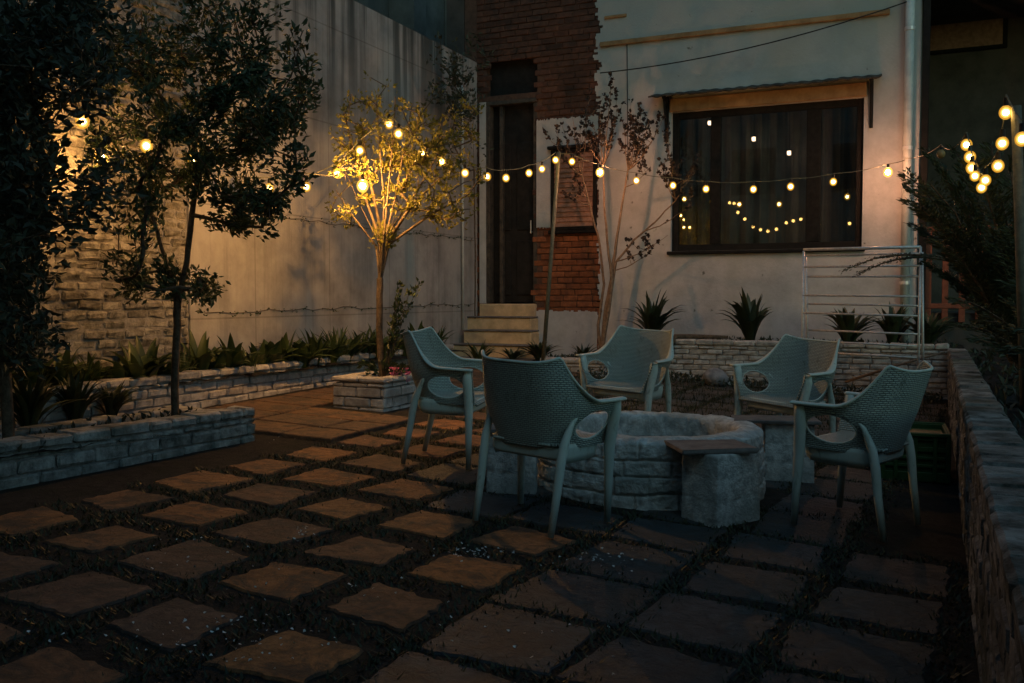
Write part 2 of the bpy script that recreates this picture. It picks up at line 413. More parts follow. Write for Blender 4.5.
for i in range(-5, 8):
    for j in range(-7, 16):
        c = Vector((-2.301, 3.509)) + E1 * (i * .5185) + E2 * (j * .5185)
        if c.x > -.12 or c.y > 10.9 or c.x < -4.15: continue
        if c.y > 5.6 and c.x < -3.85: continue
        dp = (c - PC).length
        if dp < .6: continue
        hh = .178 + random.uniform(-.014, .014)
        if i >= 2 or dp < 1.25 or j > 9:
            slab(flg, c, .235 + random.uniform(-.03, .02), .235 + random.uniform(-.03, .02), TH + random.uniform(-.05, .05), jit=.035, t=.006, nseg=9)
        elif j > 7 and random.random() < .3: continue
        else: slab(pav, c, hh * random.uniform(.93, 1.04), hh * random.uniform(.93, 1.04), TH + random.uniform(-.05, .05), jit=.038, nseg=9)
        gaps.append(c)
tag(pav.build('paving', M['sandstone']), 'square sandstone slabs laid in a grid with wide mossy gaps', kind='structure')
tag(flg.build('flagstone_paving', M['slate']), 'dark slate flagstones laid around the fire pit', kind='structure')
pth = MB(); y = 3.2
while y < 11.3:
    w = random.uniform(.3, .5); x = -5.62
    x_end = (-3.95 if y < 6.75 else -4.5) if y > 5.45 else -5.22
    if 6.7 < y < 8.2: x_end = -5.0
    if y > 9.5: x_end = -4.0
    while x < x_end:
        l = min(random.uniform(.5, .9), x_end - x + .05)
        slab(pth, Vector((x + l / 2, y + w / 2)), l / 2 - .015, w / 2 - .015, random.uniform(-.02, .02), t=.03, jit=.012)
        x += l
    y += w
tag(pth.build('path', M['pathstone']), 'worn stone path along the left bed towards the door steps', kind='structure')

# grass and moss tufts in the joints, fallen petals
gr = MB()
def blade(mb, p, h, w, lean):
    a = random.uniform(0, 2 * PI); d = Vector((math.cos(a), math.sin(a), 0)); s = Vector((-d.y, d.x, 0)) * w
    t = p + d * lean * h + Vector((0, 0, h)); mb.add([p - s, p + s, t], [(0, 1, 2)])
for c in gaps:
    dens = 300 if c.y > 1.0 else 110
    for k in range(dens):
        if random.random() < .5: q = c + E1 * .26 + E2 * random.uniform(-.26, .26) + E1 * random.gauss(0, .045)
        else: q = c + E2 * .26 + E1 * random.uniform(-.26, .26) + E2 * random.gauss(0, .045)
        if (q - PC).length < .72: continue
        blade(gr, Vector((q.x, q.y, gz(q.x, q.y) - .003)), random.uniform(.010, .032), .006, random.uniform(.3, 1.8))
for k in range(3500):
    x = random.uniform(-4.0, 0); y_ = random.uniform(7.8, 11.1)
    blade(gr, Vector((x, y_, gz(x, y_))), random.uniform(.02, .07), .006, random.uniform(.2, 1.2))
tag(gr.build('grass', M['grass']), 'short grass and moss growing in the paving joints', 'grass', kind='stuff')
pt = MB()
def petal(x, y_, r):
    z = gz(x, y_) + .006 + random.uniform(0, .02); a = random.uniform(0, PI); vs = []
    for k in range(5): vs.append((x + math.cos(a + k * 1.257) * r, y_ + math.sin(a + k * 1.257) * r * .7, z + random.uniform(-.004, .006)))
    pt.add(vs, [(0, 1, 2, 3, 4)])
for (px, py, sx, sy, n_) in ((310, 425, 45, 14, 70), (150, 430, 90, 25, 60), (300, 535, 14, 6, 26), (470, 555, 35, 7, 60), (230, 645, 110, 22, 80), (600, 565, 45, 10, 45), (350, 600, 120, 40, 30), (560, 650, 90, 25, 14), (180, 560, 80, 35, 25)):
    for k in range(n_):
        p = atG(px + random.gauss(0, sx * .6), py + random.gauss(0, sy * .6))
        if -4.4 < p.x < 0: petal(p.x, p.y, random.uniform(.003, .0085))
tag(pt.build('fallen_petals', M['petal']), 'tiny white petals scattered over the mossy joints', 'petals', kind='stuff')

# ------------------------------------------------------------------ left boundary wall
YB = 6.6
w = MB(); w.box((XL - .25, YB + .005, -.5), (XL, 13.6, 4.62))
cw = tag(w.build('concrete_wall', M['concrete']), 'tall board-marked concrete boundary wall with streaks and drips', 'wall')
root = empty('brick_wall', (XL, 3, 0), 'tall whitewashed brick boundary wall left of the concrete wall', 'wall')
w = MB(); w.box((XL - .28, -2.0, -.5), (XL - .02, YB, 5.2)); w.build('mortar_core', M['mortar'], root, loc=(XL, 3, 0)).location = (0, 0, 0)
w = MB(); bricks(w, (XL - .02, -2.0), PI / 2, YB + 2.0, .2, 5.2, .225, .079, .014, .016, .010, ch=.016)
w.build('brick_courses', M['old_whitewash'], root, loc=(XL, 3, 0)).location = (0, 0, 0)

# neighbour's house rising behind the boundary wall
nb = empty('neighbour_house', (-9, 11, 0), 'dark neighbouring house rising behind the concrete wall', 'house')
w = MB()
for a, b in ((5, 6.6), (7.9, 8.5), (9.6, 9.95), (11.05, 11.3), (12.3, 12.6), (14, 14.4), (16, 24)): w.box((-8.6, a, 0), (-8.1, b, 9))
w.box((-8.9, 5, 0), (-8.62, 24, 9)); w.box((-8.6, 5, 3.2), (-8.12, 24, 4.3)); w.box((-8.9, 5, 9.002), (-7.9, 24, 9.3)); w.build('wall', M['neighbour'], nb, loc=(-9, 11, 0)).location = (0, 0, 0)
for a, b in ((6.6, 7.9), (8.5, 9.6), (9.95, 11.05), (11.3, 12.3)):
    w = MB(); w.box((-8.6, a + .003, 4.303), (-8.55, b - .003, 8.8)); w.build('window', M['doorwood'], nb, loc=(-9, 11, 0)).location = (0, 0, 0)

# ------------------------------------------------------------------ the house
house = empty('house', (-3, YH, 0), 'old house with peeling white plaster over red brick and a large dark window', 'house')
HL = (-3, YH, 0)
def hp(mb, name, mat, smooth=False, parent=None):
    o = mb.build(name, mat, parent or house, smooth=smooth, loc=HL); o.location = (0, 0, 0); return o
def fX(px, py=200): return atY(px, py, YH).x
def fZ(px, py): return atY(px, py, YH).z
XE = fX(918)                                       # right end of the front
XR = fX(597)                                       # ragged plaster edge
dx0, dx1 = fX(486), fX(536.5); dz0, dz1 = fZ(510, 303.5), fZ(510, 100)
tz0, tz1 = fZ(510, 94), fZ(510, 58)
wx0, wx1 = fX(671), fX(862.5); wz0, wz1 = fZ(765, 249.5), fZ(765, 105)
sx0, sx1 = fX(551.5), fX(597); sz0, sz1 = fZ(575, 230), fZ(575, 149)
pb = fZ(566, 118); pm = fZ(566, 227); pl = fZ(566, 311)        # brick / plaster / brick / base heights
# brick face of the left bay
w = MB()
def kp(x, z):
    X = XL + x
    if X > XR + .12: return False
    if dx0 - .06 < X < dx1 + .02 and z < dz1 + .1: return False
    if dx0 - .02 < X < dx1 and tz0 < z < tz1: return False
    return True
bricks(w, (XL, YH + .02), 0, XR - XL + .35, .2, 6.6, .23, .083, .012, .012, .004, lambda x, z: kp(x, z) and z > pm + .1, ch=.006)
hp(w, 'brickwork', M['shadedbrick'])
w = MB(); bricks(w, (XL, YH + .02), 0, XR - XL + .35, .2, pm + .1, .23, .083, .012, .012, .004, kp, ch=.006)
hp(w, 'brickwork', M['litbrick'])
# wall body behind bricks, pieces around openings
w = MB(); yb0, yb1 = YH + .025, YH + .33
def body(x0, x1, z0, z1): w.box((x0, yb0, z0), (x1, yb1, z1))
body(XL - .2, dx0, -.5, 6.6); body(dx1, XR, -.5, 6.6); body(dx0, dx1, dz1, tz0); body(dx0, dx1, tz1, 6.6); body(dx0, dx1, -.5, dz0 - .002)
hp(w, 'mortar_bed', M['redmortar'])
# plaster skin with ragged edge
w = MB(); yf = YH - .006
def skin(x0, x1, z0, z1, y=yf): w.box((x0, y, z0), (x1, YH + .33, z1))
z = -.5; e = 0; k_ = 0
while z < 6.6:
    e = e * .55 + random.uniform(-.055, .055)
    h = .035
    xl = XR + .02 + e + .05 * noise.noise((0, z * 3, 3))
    if pl - .05 < z < pb: xl = XR + .02 + e * .5 + (.12 * (noise.noise((5, z * 2.2, 0))) if z < pm else 0)
    x1 = wx0 if z + h / 2 < wz1 and z + h / 2 > wz0 else XE
    skin(xl, XR + .36, z, z + h)
    z += h
x = XR + .36
skin(x, wx0, -.5, 6.6); skin(wx0, wx1, -.5, wz0); skin(wx0, wx1, wz1, 6.6); skin(wx1, XE, -.5, 6.6)
hp(w, 'plaster_skin', M['plaster'])
# plaster band and base of the left bay (each with a slightly torn edge)
w = MB()
def torn(x0, x1, z0, z1, et=True, eb=True):
    n_ = 26
    for i in range(n_):
        a = x0 + (x1 - x0) * i / n_; b = x0 + (x1 - x0) * (i + 1) / n_
        w.box((a, YH - .012, z0 + (random.uniform(-.012, .012) if eb else 0)), (b, YH + .02, z1 + (random.uniform(-.014, .014) if et else 0)))
torn(dx1 + .003, sx0, pm, pb); torn(sx0, XR + .01, sz1, pb, True, False)
torn(dx1 + .003, XR + .01, -.3, pl, True, False)
torn(dx0 - .1, dx0, dz0, dz1, False, False)
hp(w, 'plaster_patches', M['plaster'])
# thin ochre string course and scored panel lines high on the wall
a = atY(600, 46, YH - .03); b = atY(890, 10.5, YH - .03)
w = MB(); zc = (a.z + b.z) / 2; w.cbox((a.x, YH - .05, zc - .03), (b.x, YH - .004, zc + .035), .008)
hp(w, 'string_course', M['lintel'])
w = MB(); q = atY(606, 18, YH); w.cbox((XR + .1, YH - .03, q.z - .02), (fX(626), YH - .004, q.z + .02), .006); hp(w, 'ledge', M['lintel'])
# returns, roof slab and body depth
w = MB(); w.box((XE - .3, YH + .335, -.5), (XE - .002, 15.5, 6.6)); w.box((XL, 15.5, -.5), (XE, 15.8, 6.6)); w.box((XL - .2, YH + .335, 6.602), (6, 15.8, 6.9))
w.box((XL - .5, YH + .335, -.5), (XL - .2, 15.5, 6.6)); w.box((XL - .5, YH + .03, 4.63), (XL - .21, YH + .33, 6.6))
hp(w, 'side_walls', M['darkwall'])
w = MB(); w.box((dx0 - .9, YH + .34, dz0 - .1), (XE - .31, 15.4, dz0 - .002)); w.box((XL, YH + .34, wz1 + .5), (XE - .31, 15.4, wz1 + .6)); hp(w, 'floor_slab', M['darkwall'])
# window
win = MB(); fr = .085
yw = YH + .06
mx1, mx2 = fX(709), fX(806)
def bar(x0, x1, z0, z1, dy=0): win.cbox((x0, yw + dy, z0), (x1, yw + .08 + dy, z1), .006)
bar(wx0, wx0 + fr, wz0, wz1); bar(wx1 - fr, wx1, wz0, wz1); bar(wx0 + fr + .002, wx1 - fr - .002, wz1 - fr, wz1); bar(wx0 + fr + .002, wx1 - fr - .002, wz0, wz0 + fr)
bar(mx1, mx1 + .13, wz0 + fr + .002, wz1 - fr - .002); bar(mx2 - .01, mx2 + .16, wz0 + fr + .002, wz1 - fr - .002)
wo = hp(win, 'window', M['darkframe'])
for a, b, tw in ((wx0 + fr, mx1, .006), (mx1 + .13, mx2 - .01, -.004), (mx2 + .16, wx1 - fr, .010)):
    p = MB(); p.box((a - .01, yw + .03 + tw, wz0 + fr - .01), (b + .01, yw + .034, wz1 - fr + .01)); hp(p, 'pane', M['glass'], parent=wo)
p = MB(); p.cbox((wx0 - .04, YH - .06, wz0 - .045), (wx1 + .04, YH + .05, wz0 - .003), .008); hp(p, 'sill', M['darkframe'], parent=wo)
p = MB(); nx = 150                                    # curtain with folds
for i in range(nx):
    def cp(k): X = wx0 - .3 + (wx1 - wx0 + .6) * k / nx; return X, YH + .62 + .05 * math.sin(k * .62) + .03 * math.sin(k * .23 + 1) + .012 * math.sin(k * 1.9)
    (xa, ya), (xb, yb_) = cp(i), cp(i + 1)
    p.quad((xa, ya, dz0), (xb, yb_, dz0), (xb, yb_, wz1 + .3), (xa, ya, wz1 + .3))
hp(p, 'curtain', M['curtain'], True, parent=wo)
# lintel board, awning sheet, brackets
w = MB(); w.cbox((wx0 - .02, YH - .045, wz1 + .003), (wx1 + .03, YH - .004, wz1 + .17), .006); hp(w, 'lintel_board', M['lintel'])
aw = MB(); ax0, ax1 = fX(653) , fX(880); za = wz1 + .235; nx = 120; ny = 4
rows = []
for j in range(ny + 1):
    v_ = j / ny; r_ = []
    for i in range(nx + 1):
        X = ax0 + (ax1 - ax0) * i / nx; edge = (.02 * noise.noise((X * 9, 0, 1)) + .018 * noise.noise((X * 31, 0, 1))) if j == ny else 0
        r_.append((X, YH - .006 - v_ * (.25 + edge), za - v_ * .07 + .006 * math.sin(i * .95) + .012 * noise.noise((X * 3, v_ * 3, 0)) - abs(edge) * .6))
    rows.append(r_)
for j in range(ny):
    for i in range(nx): aw.quad(rows[j][i], rows[j][i + 1], rows[j + 1][i + 1], rows[j + 1][i])
ao = hp(aw, 'awning', M['sheet'], True); md = ao.modifiers.new('t', 'SOLIDIFY'); md.thickness = .022
for X in (fX(667), fX(870)):
    b_ = MB(); b_.cbox((X - .02, YH - .05, za - .62), (X + .02, YH - .007, za - .03), .004); b_.cbox((X - .018, YH - .23, za - .09), (X + .018, YH - .05, za - .05), .004)
    b_.tube([(X, YH - .045, za - .5), (X, YH - .2, za - .09)], .014, 6); hp(b_, 'bracket', M['darkframe'], parent=ao)
# door, transom, jambs
d = MB(); yd = YH + .14
d.box((dx0 + .002, yd, dz0 + .02), (dx1 - .002, yd + .05, dz1 - .002))
do = hp(d, 'door', M['doorwood'])
d = MB()
for a, b, c_, e_ in ((.07, .30, .12, .9), (.38, .62, .12, .9), (.07, .30, 1.05, 2.3), (.38, .62, 1.05, 2.3)):
    sc = (dx1 - dx0) / .70; d.cbox((dx0 + a * sc, yd - .018, dz0 + c_), (dx0 + b * sc, yd - .002, min(dz0 + e_, dz1 - .1)), .01)
hp(d, 'panel', M['doorwood'], parent=do)
d = MB(); d.tube([(dx1 - .12, yd - .06, dz0 + 1.0), (dx1 - .12, yd - .06, dz0 + 1.18)], .01, 8); d.tube([(dx1 - .12, yd - .06, dz0 + 1.02), (dx1 - .12, yd, dz0 + 1.02)], .008, 6); hp(d, 'handle', M['metal'], parent=do)
d = MB()
jw = .06
d.cbox((dx0, YH + .0, dz0 + .004), (dx0 + jw, YH + .135, dz1 - .06), .006); d.cbox((dx1 - jw, YH + .02, dz0 + .004), (dx1 - .002, YH + .135, dz1 - .06), .006); d.cbox((dx0, YH + .0, dz1 - .055), (dx1 - .002, YH + .135, dz1 - .003), .006)
d.cbox((dx0 + .19, YH + .05, dz0 + .006), (dx0 + .24, YH + .13, dz1 - .06), .005)
hp(d, 'door_frame', M['sheet'], parent=do)
d = MB(); d.box((dx0 + .002, YH + .15, tz0 + .002), (dx1 - .002, YH + .18, tz1 - .002)); hp(d, 'transom', M['doorwood'])
# shuttered window
s = MB(); f_ = .05
for q in (((sx0, sz0), (sx0 + f_, sz1)), ((sx1 - f_, sz0), (sx1, sz1)), ((sx0 + f_, sz0), (sx1 - f_, sz0 + f_)), ((sx0 + f_, sz1 - f_), (sx1 - f_, sz1))):
    s.cbox((q[0][0] + .001, YH - .04, q[0][1] + .001), (q[1][0] - .001, YH + .02, q[1][1] - .001), .006)
so = hp(s, 'shutter', M['darkframe'])
s = MB(); nz = 15
for i in range(nz):
    z_ = sz0 + f_ + (sz1 - sz0 - 2 * f_) * (i + .5) / nz; hh = (sz1 - sz0 - 2 * f_) / nz
    s.add([(sx0 + f_, YH - .028, z_ - hh * .5), (sx1 - f_, YH - .028, z_ - hh * .5), (sx1 - f_, YH - .008, z_ + hh * .45), (sx0 + f_, YH - .008, z_ + hh * .45), (sx0 + f_, YH - .012, z_ - hh * .5), (sx1 - f_, YH - .012, z_ - hh * .5), (sx1 - f_, YH - .002, z_ + hh * .45), (sx0 + f_, YH - .002, z_ + hh * .45)], [(0, 1, 2, 3), (0, 4, 5, 1), (3, 2, 6, 7)])
hp(s, 'louvres', M['slat'], parent=so)
s = MB(); s.cbox((sx0 - .04, YH - .08, sz1 + .003), (sx1 + .03, YH - .006, sz1 + .05), .01); hp(s, 'ledge', M['darkframe'], parent=so); s = MB(); s.cbox((sx0 - .03, YH - .07, sz0 - .05), (sx1 + .02, YH - .013, sz0 - .003), .01); hp(s, 'ledge', M['darkframe'], parent=so)
# steps
def strp(name, x0, x1, y0, y1, z0, z1): 
    m_ = MB(); m_.cbox((x0, y0, z0), (x1, y1, z1), .018, None, .003); return hp(m_, name, M['step'])
sxr = dx1 - .02
zs = [dz0 - .004, .955, .775, .59, .42]; ysf = [YH - .03, YH - .30, YH - .60, YH - .88, YH - 1.16]
lx = [dx0 - .1, dx0 - .17, atY(463, 340, ysf[2]).x, XL + .02, XL + .02]
rx = [dx1 + .0, atY(531, 325, ysf[1]).x, atY(531, 340, ysf[2]).x, atY(533, 350, ysf[3]).x, atY(533, 355, ysf[4]).x]
for i in range(5):
    y1 = ysf[i - 1] - .003 if i else YH + .33
    strp('step', lx[i], rx[i], ysf[i], y1, -.2, zs[i])
    if i: 
        m_ = MB(); m_.cbox((lx[i] - .0, ysf[i] - .015, zs[i] + .001), (rx[i], y1, zs[i] + .022), .008, None, .002); hp(m_, 'tread', M['wood'])
# porch side (right, deep shade)
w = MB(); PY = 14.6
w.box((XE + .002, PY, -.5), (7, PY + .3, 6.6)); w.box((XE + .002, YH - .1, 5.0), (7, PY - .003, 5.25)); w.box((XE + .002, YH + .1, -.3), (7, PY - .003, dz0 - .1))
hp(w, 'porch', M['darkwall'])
a = atY(928, 52, PY); b = atY(1003, 14, PY)
w = MB(); w.cbox((a.x - .06, PY - .05, a.z - .05), (b.x + .06, PY - .004, b.z + .05), .01); po = hp(w, 'porch_window', M['darkframe'])
w = MB(); w.box((a.x, PY - .058, a.z), (b.x, PY - .053, b.z)); hp(w, 'pane', M['slat'], parent=po)
w = MB(); w.cbox((XE + .02, YH - .05, .5), (XE + .10, YH + .0, 4.98), .006); hp(w, 'porch_post', M['darkframe'])

rl = empty('wooden_railing', (.1, YH + .05, dz0), 'red painted wooden railing of the porch behind the shrub', 'railing')
yr = YH + .05
for px in (928, 945, 962, 979):
    m_ = MB(); c_ = atY(px, 300, yr); m_.cbox((c_.x - .035, yr - .03, .95), (c_.x + .035, yr + .03, atY(px, 231, yr).z), .005); o = m_.build('post', M['redwood'], rl, loc=(.1, yr, dz0)); o.location = (0, 0, 0)
for zz in (atY(940, 229, yr).z, atY(940, 306, yr).z):
    m_ = MB(); m_.cbox((atY(922, 300, yr).x, yr - .035, zz - .03), (1.6, yr + .035, zz + .03), .006); o = m_.build('rail', M['redwood'], rl, loc=(.1, yr, dz0)); o.location = (0, 0, 0)

oh = empty('opposite_house', (-2, -5, 0), 'dark unlit house behind the photographer, set close and tall to shade the foreground, seen only in the window panes', 'house')
w = MB(); w.box((-14, -6, -1), (10, -5, 9.8)); o = w.build('wall', M['neighbour'], oh, loc=(-2, -5, 0)); o.location = (0, 0, 0)  # unseen house front, its nearness and height set to shade the foreground
for x_ in (-12, -9, -6, -3, 0, 3, 6):
    w = MB(); w.box((x_, -4.995, 1.4), (x_ + 1.3, -4.95, 2.9)); o = w.build('window', M['doorwood'], oh, loc=(-2, -5, 0)); o.location = (0, 0, 0)
    w = MB(); w.box((x_, -4.995, 4.4), (x_ + 1.3, -4.95, 5.8)); o = w.build('window', M['doorwood'], oh, loc=(-2, -5, 0)); o.location = (0, 0, 0)
w = MB(); w.box((-14.3, -6.3, 9.802), (10.3, -4.6, 10)); o = w.build('roof', M['darkwall'], oh, loc=(-2, -5, 0)); o.location = (0, 0, 0)
# downpipe, conduit, sagging cable
def tubething(name, pts, r, mat, label, cat, n=10, smooth=True):
    m_ = MB(); m_.tube(pts, r, n); p0 = Vector(pts[0]); return tag(m_.build(name, mat, smooth=smooth, loc=tuple(p0)), label, cat)
c_ = atY(906.5, 200, YH - .09); 
dp = tubething('downpipe', [(c_.x, YH - .075, 6.3), (c_.x, YH - .075, .5)], .052, M['pvc'], 'pale plastic downpipe at the right end of the plastered wall', 'pipe', 14)
for z_ in (1.4, 3.0, 4.4): m_ = MB(); m_.tube([(0, 0, z_ - 6.3), (0, 0, z_ - 6.26)], .06, 14); m_.build('pipe_clip', M['metal'], dp)
a = atX(463, 330, XL + .03); b = atX(474, 120, XL + .03)
tubething('conduit_pipe', [(XL + .03, a.y, a.z), (XL + .03, a.y, a.z + 3.4)], .018, M['pvc'], 'thin pale conduit running up the concrete wall beside the steps', 'pipe', 8)
def sag(p, q, s, n=14): return [Vector(p).lerp(Vector(q), i / n) - Vector((0, 0, s * 4 * (i / n) * (1 - i / n))) for i in range(n + 1)]
tubething('overhead_cable', sag(atY(600, 73, YH - .25), atY(912, 0, YH - .1), .12), .008, M['rubber'], 'black cable sagging across the plastered wall above the awning', 'cable', 6)
tubething('wall_wire', [atY(627, 40, YH - .02), atY(628, 180, YH - .02)], .005, M['rubber'], 'thin vertical wire on the plaster above the bare tree', 'wire', 5)

# ------------------------------------------------------------------ beds and low walls
curb('bed_curb', M['whitewash'], (-5.60, 2.2), (-5.95, 11.3), .12, .22, .615, 'long low whitewashed brick curb along the concrete wall bed', 'curb')
def soilbed(name, pts, z, label):
    b = MB(); n_ = len(pts); cx = sum(p[0] for p in pts) / n_; cy = sum(p[1] for p in pts) / n_
    # finely divided lumpy soil
    x0 = min(p[0] for p in pts); x1 = max(p[0] for p in pts); y0 = min(p[1] for p in pts); y1 = max(p[1] for p in pts)
    nx = max(3, int((x1 - x0) / .08)); ny = max(3, int((y1 - y0) / .08)); vs = []
    for j in range(ny + 1):
        for i in range(nx + 1):
            X = x0 + (x1 - x0) * i / nx; Y = y0 + (y1 - y0) * j / ny; vs.append((X, Y, z + .03 * noise.noise((X * 6, Y * 6, z)) + .02 * noise.noise((X * 17, Y * 17, z))))
    b.add(vs, [(j * (nx + 1) + i, j * (nx + 1) + i + 1, (j + 1) * (nx + 1) + i + 1, (j + 1) * (nx + 1) + i) for j in range(ny) for i in range(nx)])
    return tag(b.build(name, M['soil'], smooth=True), label, kind='structure')
soilbed('bed_soil', [(-6.15, 2.2), (-5.72, 11.3)], .54, 'soil of the bed under the concrete wall')
# near-left raised bed
curb('raised_bed_wall', M['whitewash_dirty'], (-4.62, 2.6), (-4.40, 5.35), .17, .20, .47, 'low mossy whitewashed brick wall of the raised bed at left front', 'low wall', .085, bl=.25)
curb('bed_end_curb', M['whitewash_dirty'], (-4.58, 5.32), (-5.2, 5.42), .14, .22, .44, 'short brick end of the raised bed beside the tree trunk', 'curb')
curb('bed_back_curb', M['whitewash_dirty'], (-5.18, 5.25), (-5.12, 2.6), .12, .22, .44, 'back curb of the raised bed facing the path', 'curb')
soilbed('raised_bed_soil', [(-5.1, 2.6), (-4.5, 5.4)], .39, 'dark soil of the raised bed under the left trees')
# square planter
X0, X1, Y0, Y1 = -4.9, -4.36, 7.0, 7.95
pl_ = empty('square_planter', (-4.63, 7.45, .27), 'whitewashed brick planter around the lit tree, pink flowers inside', 'planter')
b = MB(); b.box((X0 + .03, Y0 + .03, 0), (X1 - .03, Y0 + .1, .5)); b.box((X0 + .03, Y1 - .1, 0), (X1 - .03, Y1 - .03, .5)); b.box((X0 + .03, Y0 + .1, 0), (X0 + .1, Y1 - .1, .5)); b.box((X1 - .1, Y0 + .1, 0), (X1 - .03, Y1 - .1, .5))
b.build('mortar_core', M['mortar'], pl_, loc=(-4.63, 7.45, .27)).location = (0, 0, 0)
b = MB()
for o_, an, L in (((X0, Y0), 0, X1 - X0), ((X1, Y0), PI / 2, Y1 - Y0), ((X1, Y1), PI, X1 - X0), ((X0, Y1), -PI / 2, Y1 - Y0)): bricks(b, o_, an, L, .2, .50, .26, .088, .01, .0, .006, ch=.014)
b.build('brick_courses', M['whitewash'], pl_, loc=(-4.63, 7.45, .27)).location = (0, 0, 0)
b = MB()
for (a0, b0, a1, b1) in ((X0, Y0, X1, Y0 + .12), (X0, Y1 - .12, X1, Y1), (X0, Y0 + .124, X0 + .12, Y1 - .124), (X1 - .12, Y0 + .124, X1, Y1 - .124)):
    if a1 - a0 > b1 - b0:
        b.cbox((a0 - .015, b0 - .012, .505), (a0 + .27, b1, .552), .014, None, .005); b.cbox((a0 + .275, b0 - .012, .505), (a1 + .012, b1, .55), .014, None, .005)
    else:
        for t_ in range(3): b.cbox((a0 - .01, b0 + (b1 - b0) * t_ / 3, .505), (a1 + .012, b0 + (b1 - b0) * (t_ + 1) / 3 - .006, .55), .014, None, .005)
b.build('coping', M['whitewash'], pl_, loc=(-4.63, 7.45, .27)).location = (0, 0, 0)
soilbed('planter_soil', [(X0 + .1, Y0 + .1), (X1 - .1, Y1 - .1)], .50, 'soil inside the square planter')
# back retaining wall and the soil behind it
xr0 = atY(612, 340, 11.2).x
curb('retaining_wall', M['whitewash'], (xr0, 11.2), (.10, 11.2), .2, .14, .74, 'long whitewashed brick retaining wall under the window', 'retaining wall', .062, bl=.2)
curb('low_bed_wall', M['whitewash'], (atY(540, 360, 11.0).x, 11.0), (xr0 - .02, 11.0), .2, .24, .49, 'short low brick wall between the steps and the fire pit chairs', 'low wall', .075)
soilbed('back_bed_soil', [(xr0 + .02, 11.38), (.25, 12.4)], .68, 'soil of the bed under the window')
soilbed('door_bed_soil', [(-4.75, 11.19), (xr0, 12.4)], .42, 'soil of the low bed beside the steps')
# right wall and garden
curb('side_wall', M['mossy_whitewash'], (.09, 11.19), (.165, -1.2), .16, .0, .70, 'long rough whitewashed wall running along the right edge of the yard', 'low wall', .08, jit=.003)
soilbed('side_garden_soil', [(.24, -1.2), (5.0, 12.3)], .60, 'dark soil of the garden beyond the right wall')

# ------------------------------------------------------------------ fire pit and stone pedestals
def course_disp(u, z, seed, bh=.095, bl=.23, amp=.02):
    wz = z + .018 * noise.noise((u * 5, z * 5, seed)); r = math.floor(wz / bh); fz = wz / bh - r
    uu = u + .5 * bl * (r % 2) + .05 * noise.noise((u * 4, r * 3.1, seed + 2)) + .03 * r; fu = uu / bl - math.floor(uu / bl)
    e = min(min(fz, 1 - fz) * bh, min(fu, 1 - fu) * bl); gmask = min(1, e / .011); cell = noise.noise((math.floor(uu / bl) * 3.7 + .5, r * 5.3 + .5, seed))
    k = amp / .02; return amp * 1.15 * (gmask ** .6 - .8) + k * (.010 * cell + .008 * noise.noise((u * 9, z * 9, seed)) + .008 * noise.noise((u * 25, z * 25, seed)) + .004 * noise.noise((u * 60, z * 60, seed)))
def stone_disp(p, s=5.0, amp=.02):
    dd, _ = noise.voronoi(p * s); g_ = min(1, (dd[1] - dd[0]) * 5)
    return amp * (g_ - .7) + .012 * noise.noise(p * 9) + .006 * noise.noise(p * 24)
fp = empty('fire_pit', (PC.x, PC.y, gz(*PC)), 'round whitewashed stone fire pit in the middle of the chairs', 'fire pit')
m_ = MB(); ns = 640; prof = []
RO, RI, ZT = .66, .50, .49 - gz(*PC)
for k in range(76): prof.append((RO + .02 * (1 - k / 75), -.08 + (ZT + .05) * k / 75))
prof += [(RO - .02, ZT - .012), (RO - .05, ZT), (RO - .08, ZT + .003), (RI + .03, ZT), (RI, ZT - .02)]
for k in range(1, 9): prof.append((RI, ZT - .02 - .25 * k / 8))
vs = []
for (r, z_) in prof:
    for k in range(ns):
        a = 2 * PI * k / ns; P = Vector((math.cos(a) * r, math.sin(a) * r, z_)); dlt = course_disp(a * .66, z_ + .03, 1.0) if r > RO - .01 else stone_disp(P + Vector((3, 1, 0)), 4.5, .012)
        vs.append((math.cos(a) * (r + dlt), math.sin(a) * (r + dlt), z_ + (.6 * dlt if z_ > ZT - .05 else .3 * dlt)))
m_.add(vs, [(j * ns + i, j * ns + (i + 1) % ns, (j + 1) * ns + (i + 1) % ns, (j + 1) * ns + i) for j in range(len(prof) - 1) for i in range(ns)])
m_.build('stone_ring', M['limewash'], fp, smooth=True)
m_ = MB(); vs = [(0, 0, ZT - .14)]; nr = 8
for j in range(1, nr + 1):
    for k in range(60):
        a = 2 * PI * k / 60; r = (RI + .03) * j / nr; vs.append((math.cos(a) * r, math.sin(a) * r, ZT - .15 + .035 * noise.noise((math.cos(a) * r * 9, math.sin(a) * r * 9, 0))))
fs = [(0, 1 + k, 1 + (k + 1) % 60) for k in range(60)] + [(1 + (j - 1) * 60 + k, 1 + j * 60 + k, 1 + j * 60 + (k + 1) % 60, 1 + (j - 1) * 60 + (k + 1) % 60) for j in range(1, nr) for k in range(60)]
m_.add(vs, fs); m_.build('ash_bed', M['ash'], fp, smooth=True)

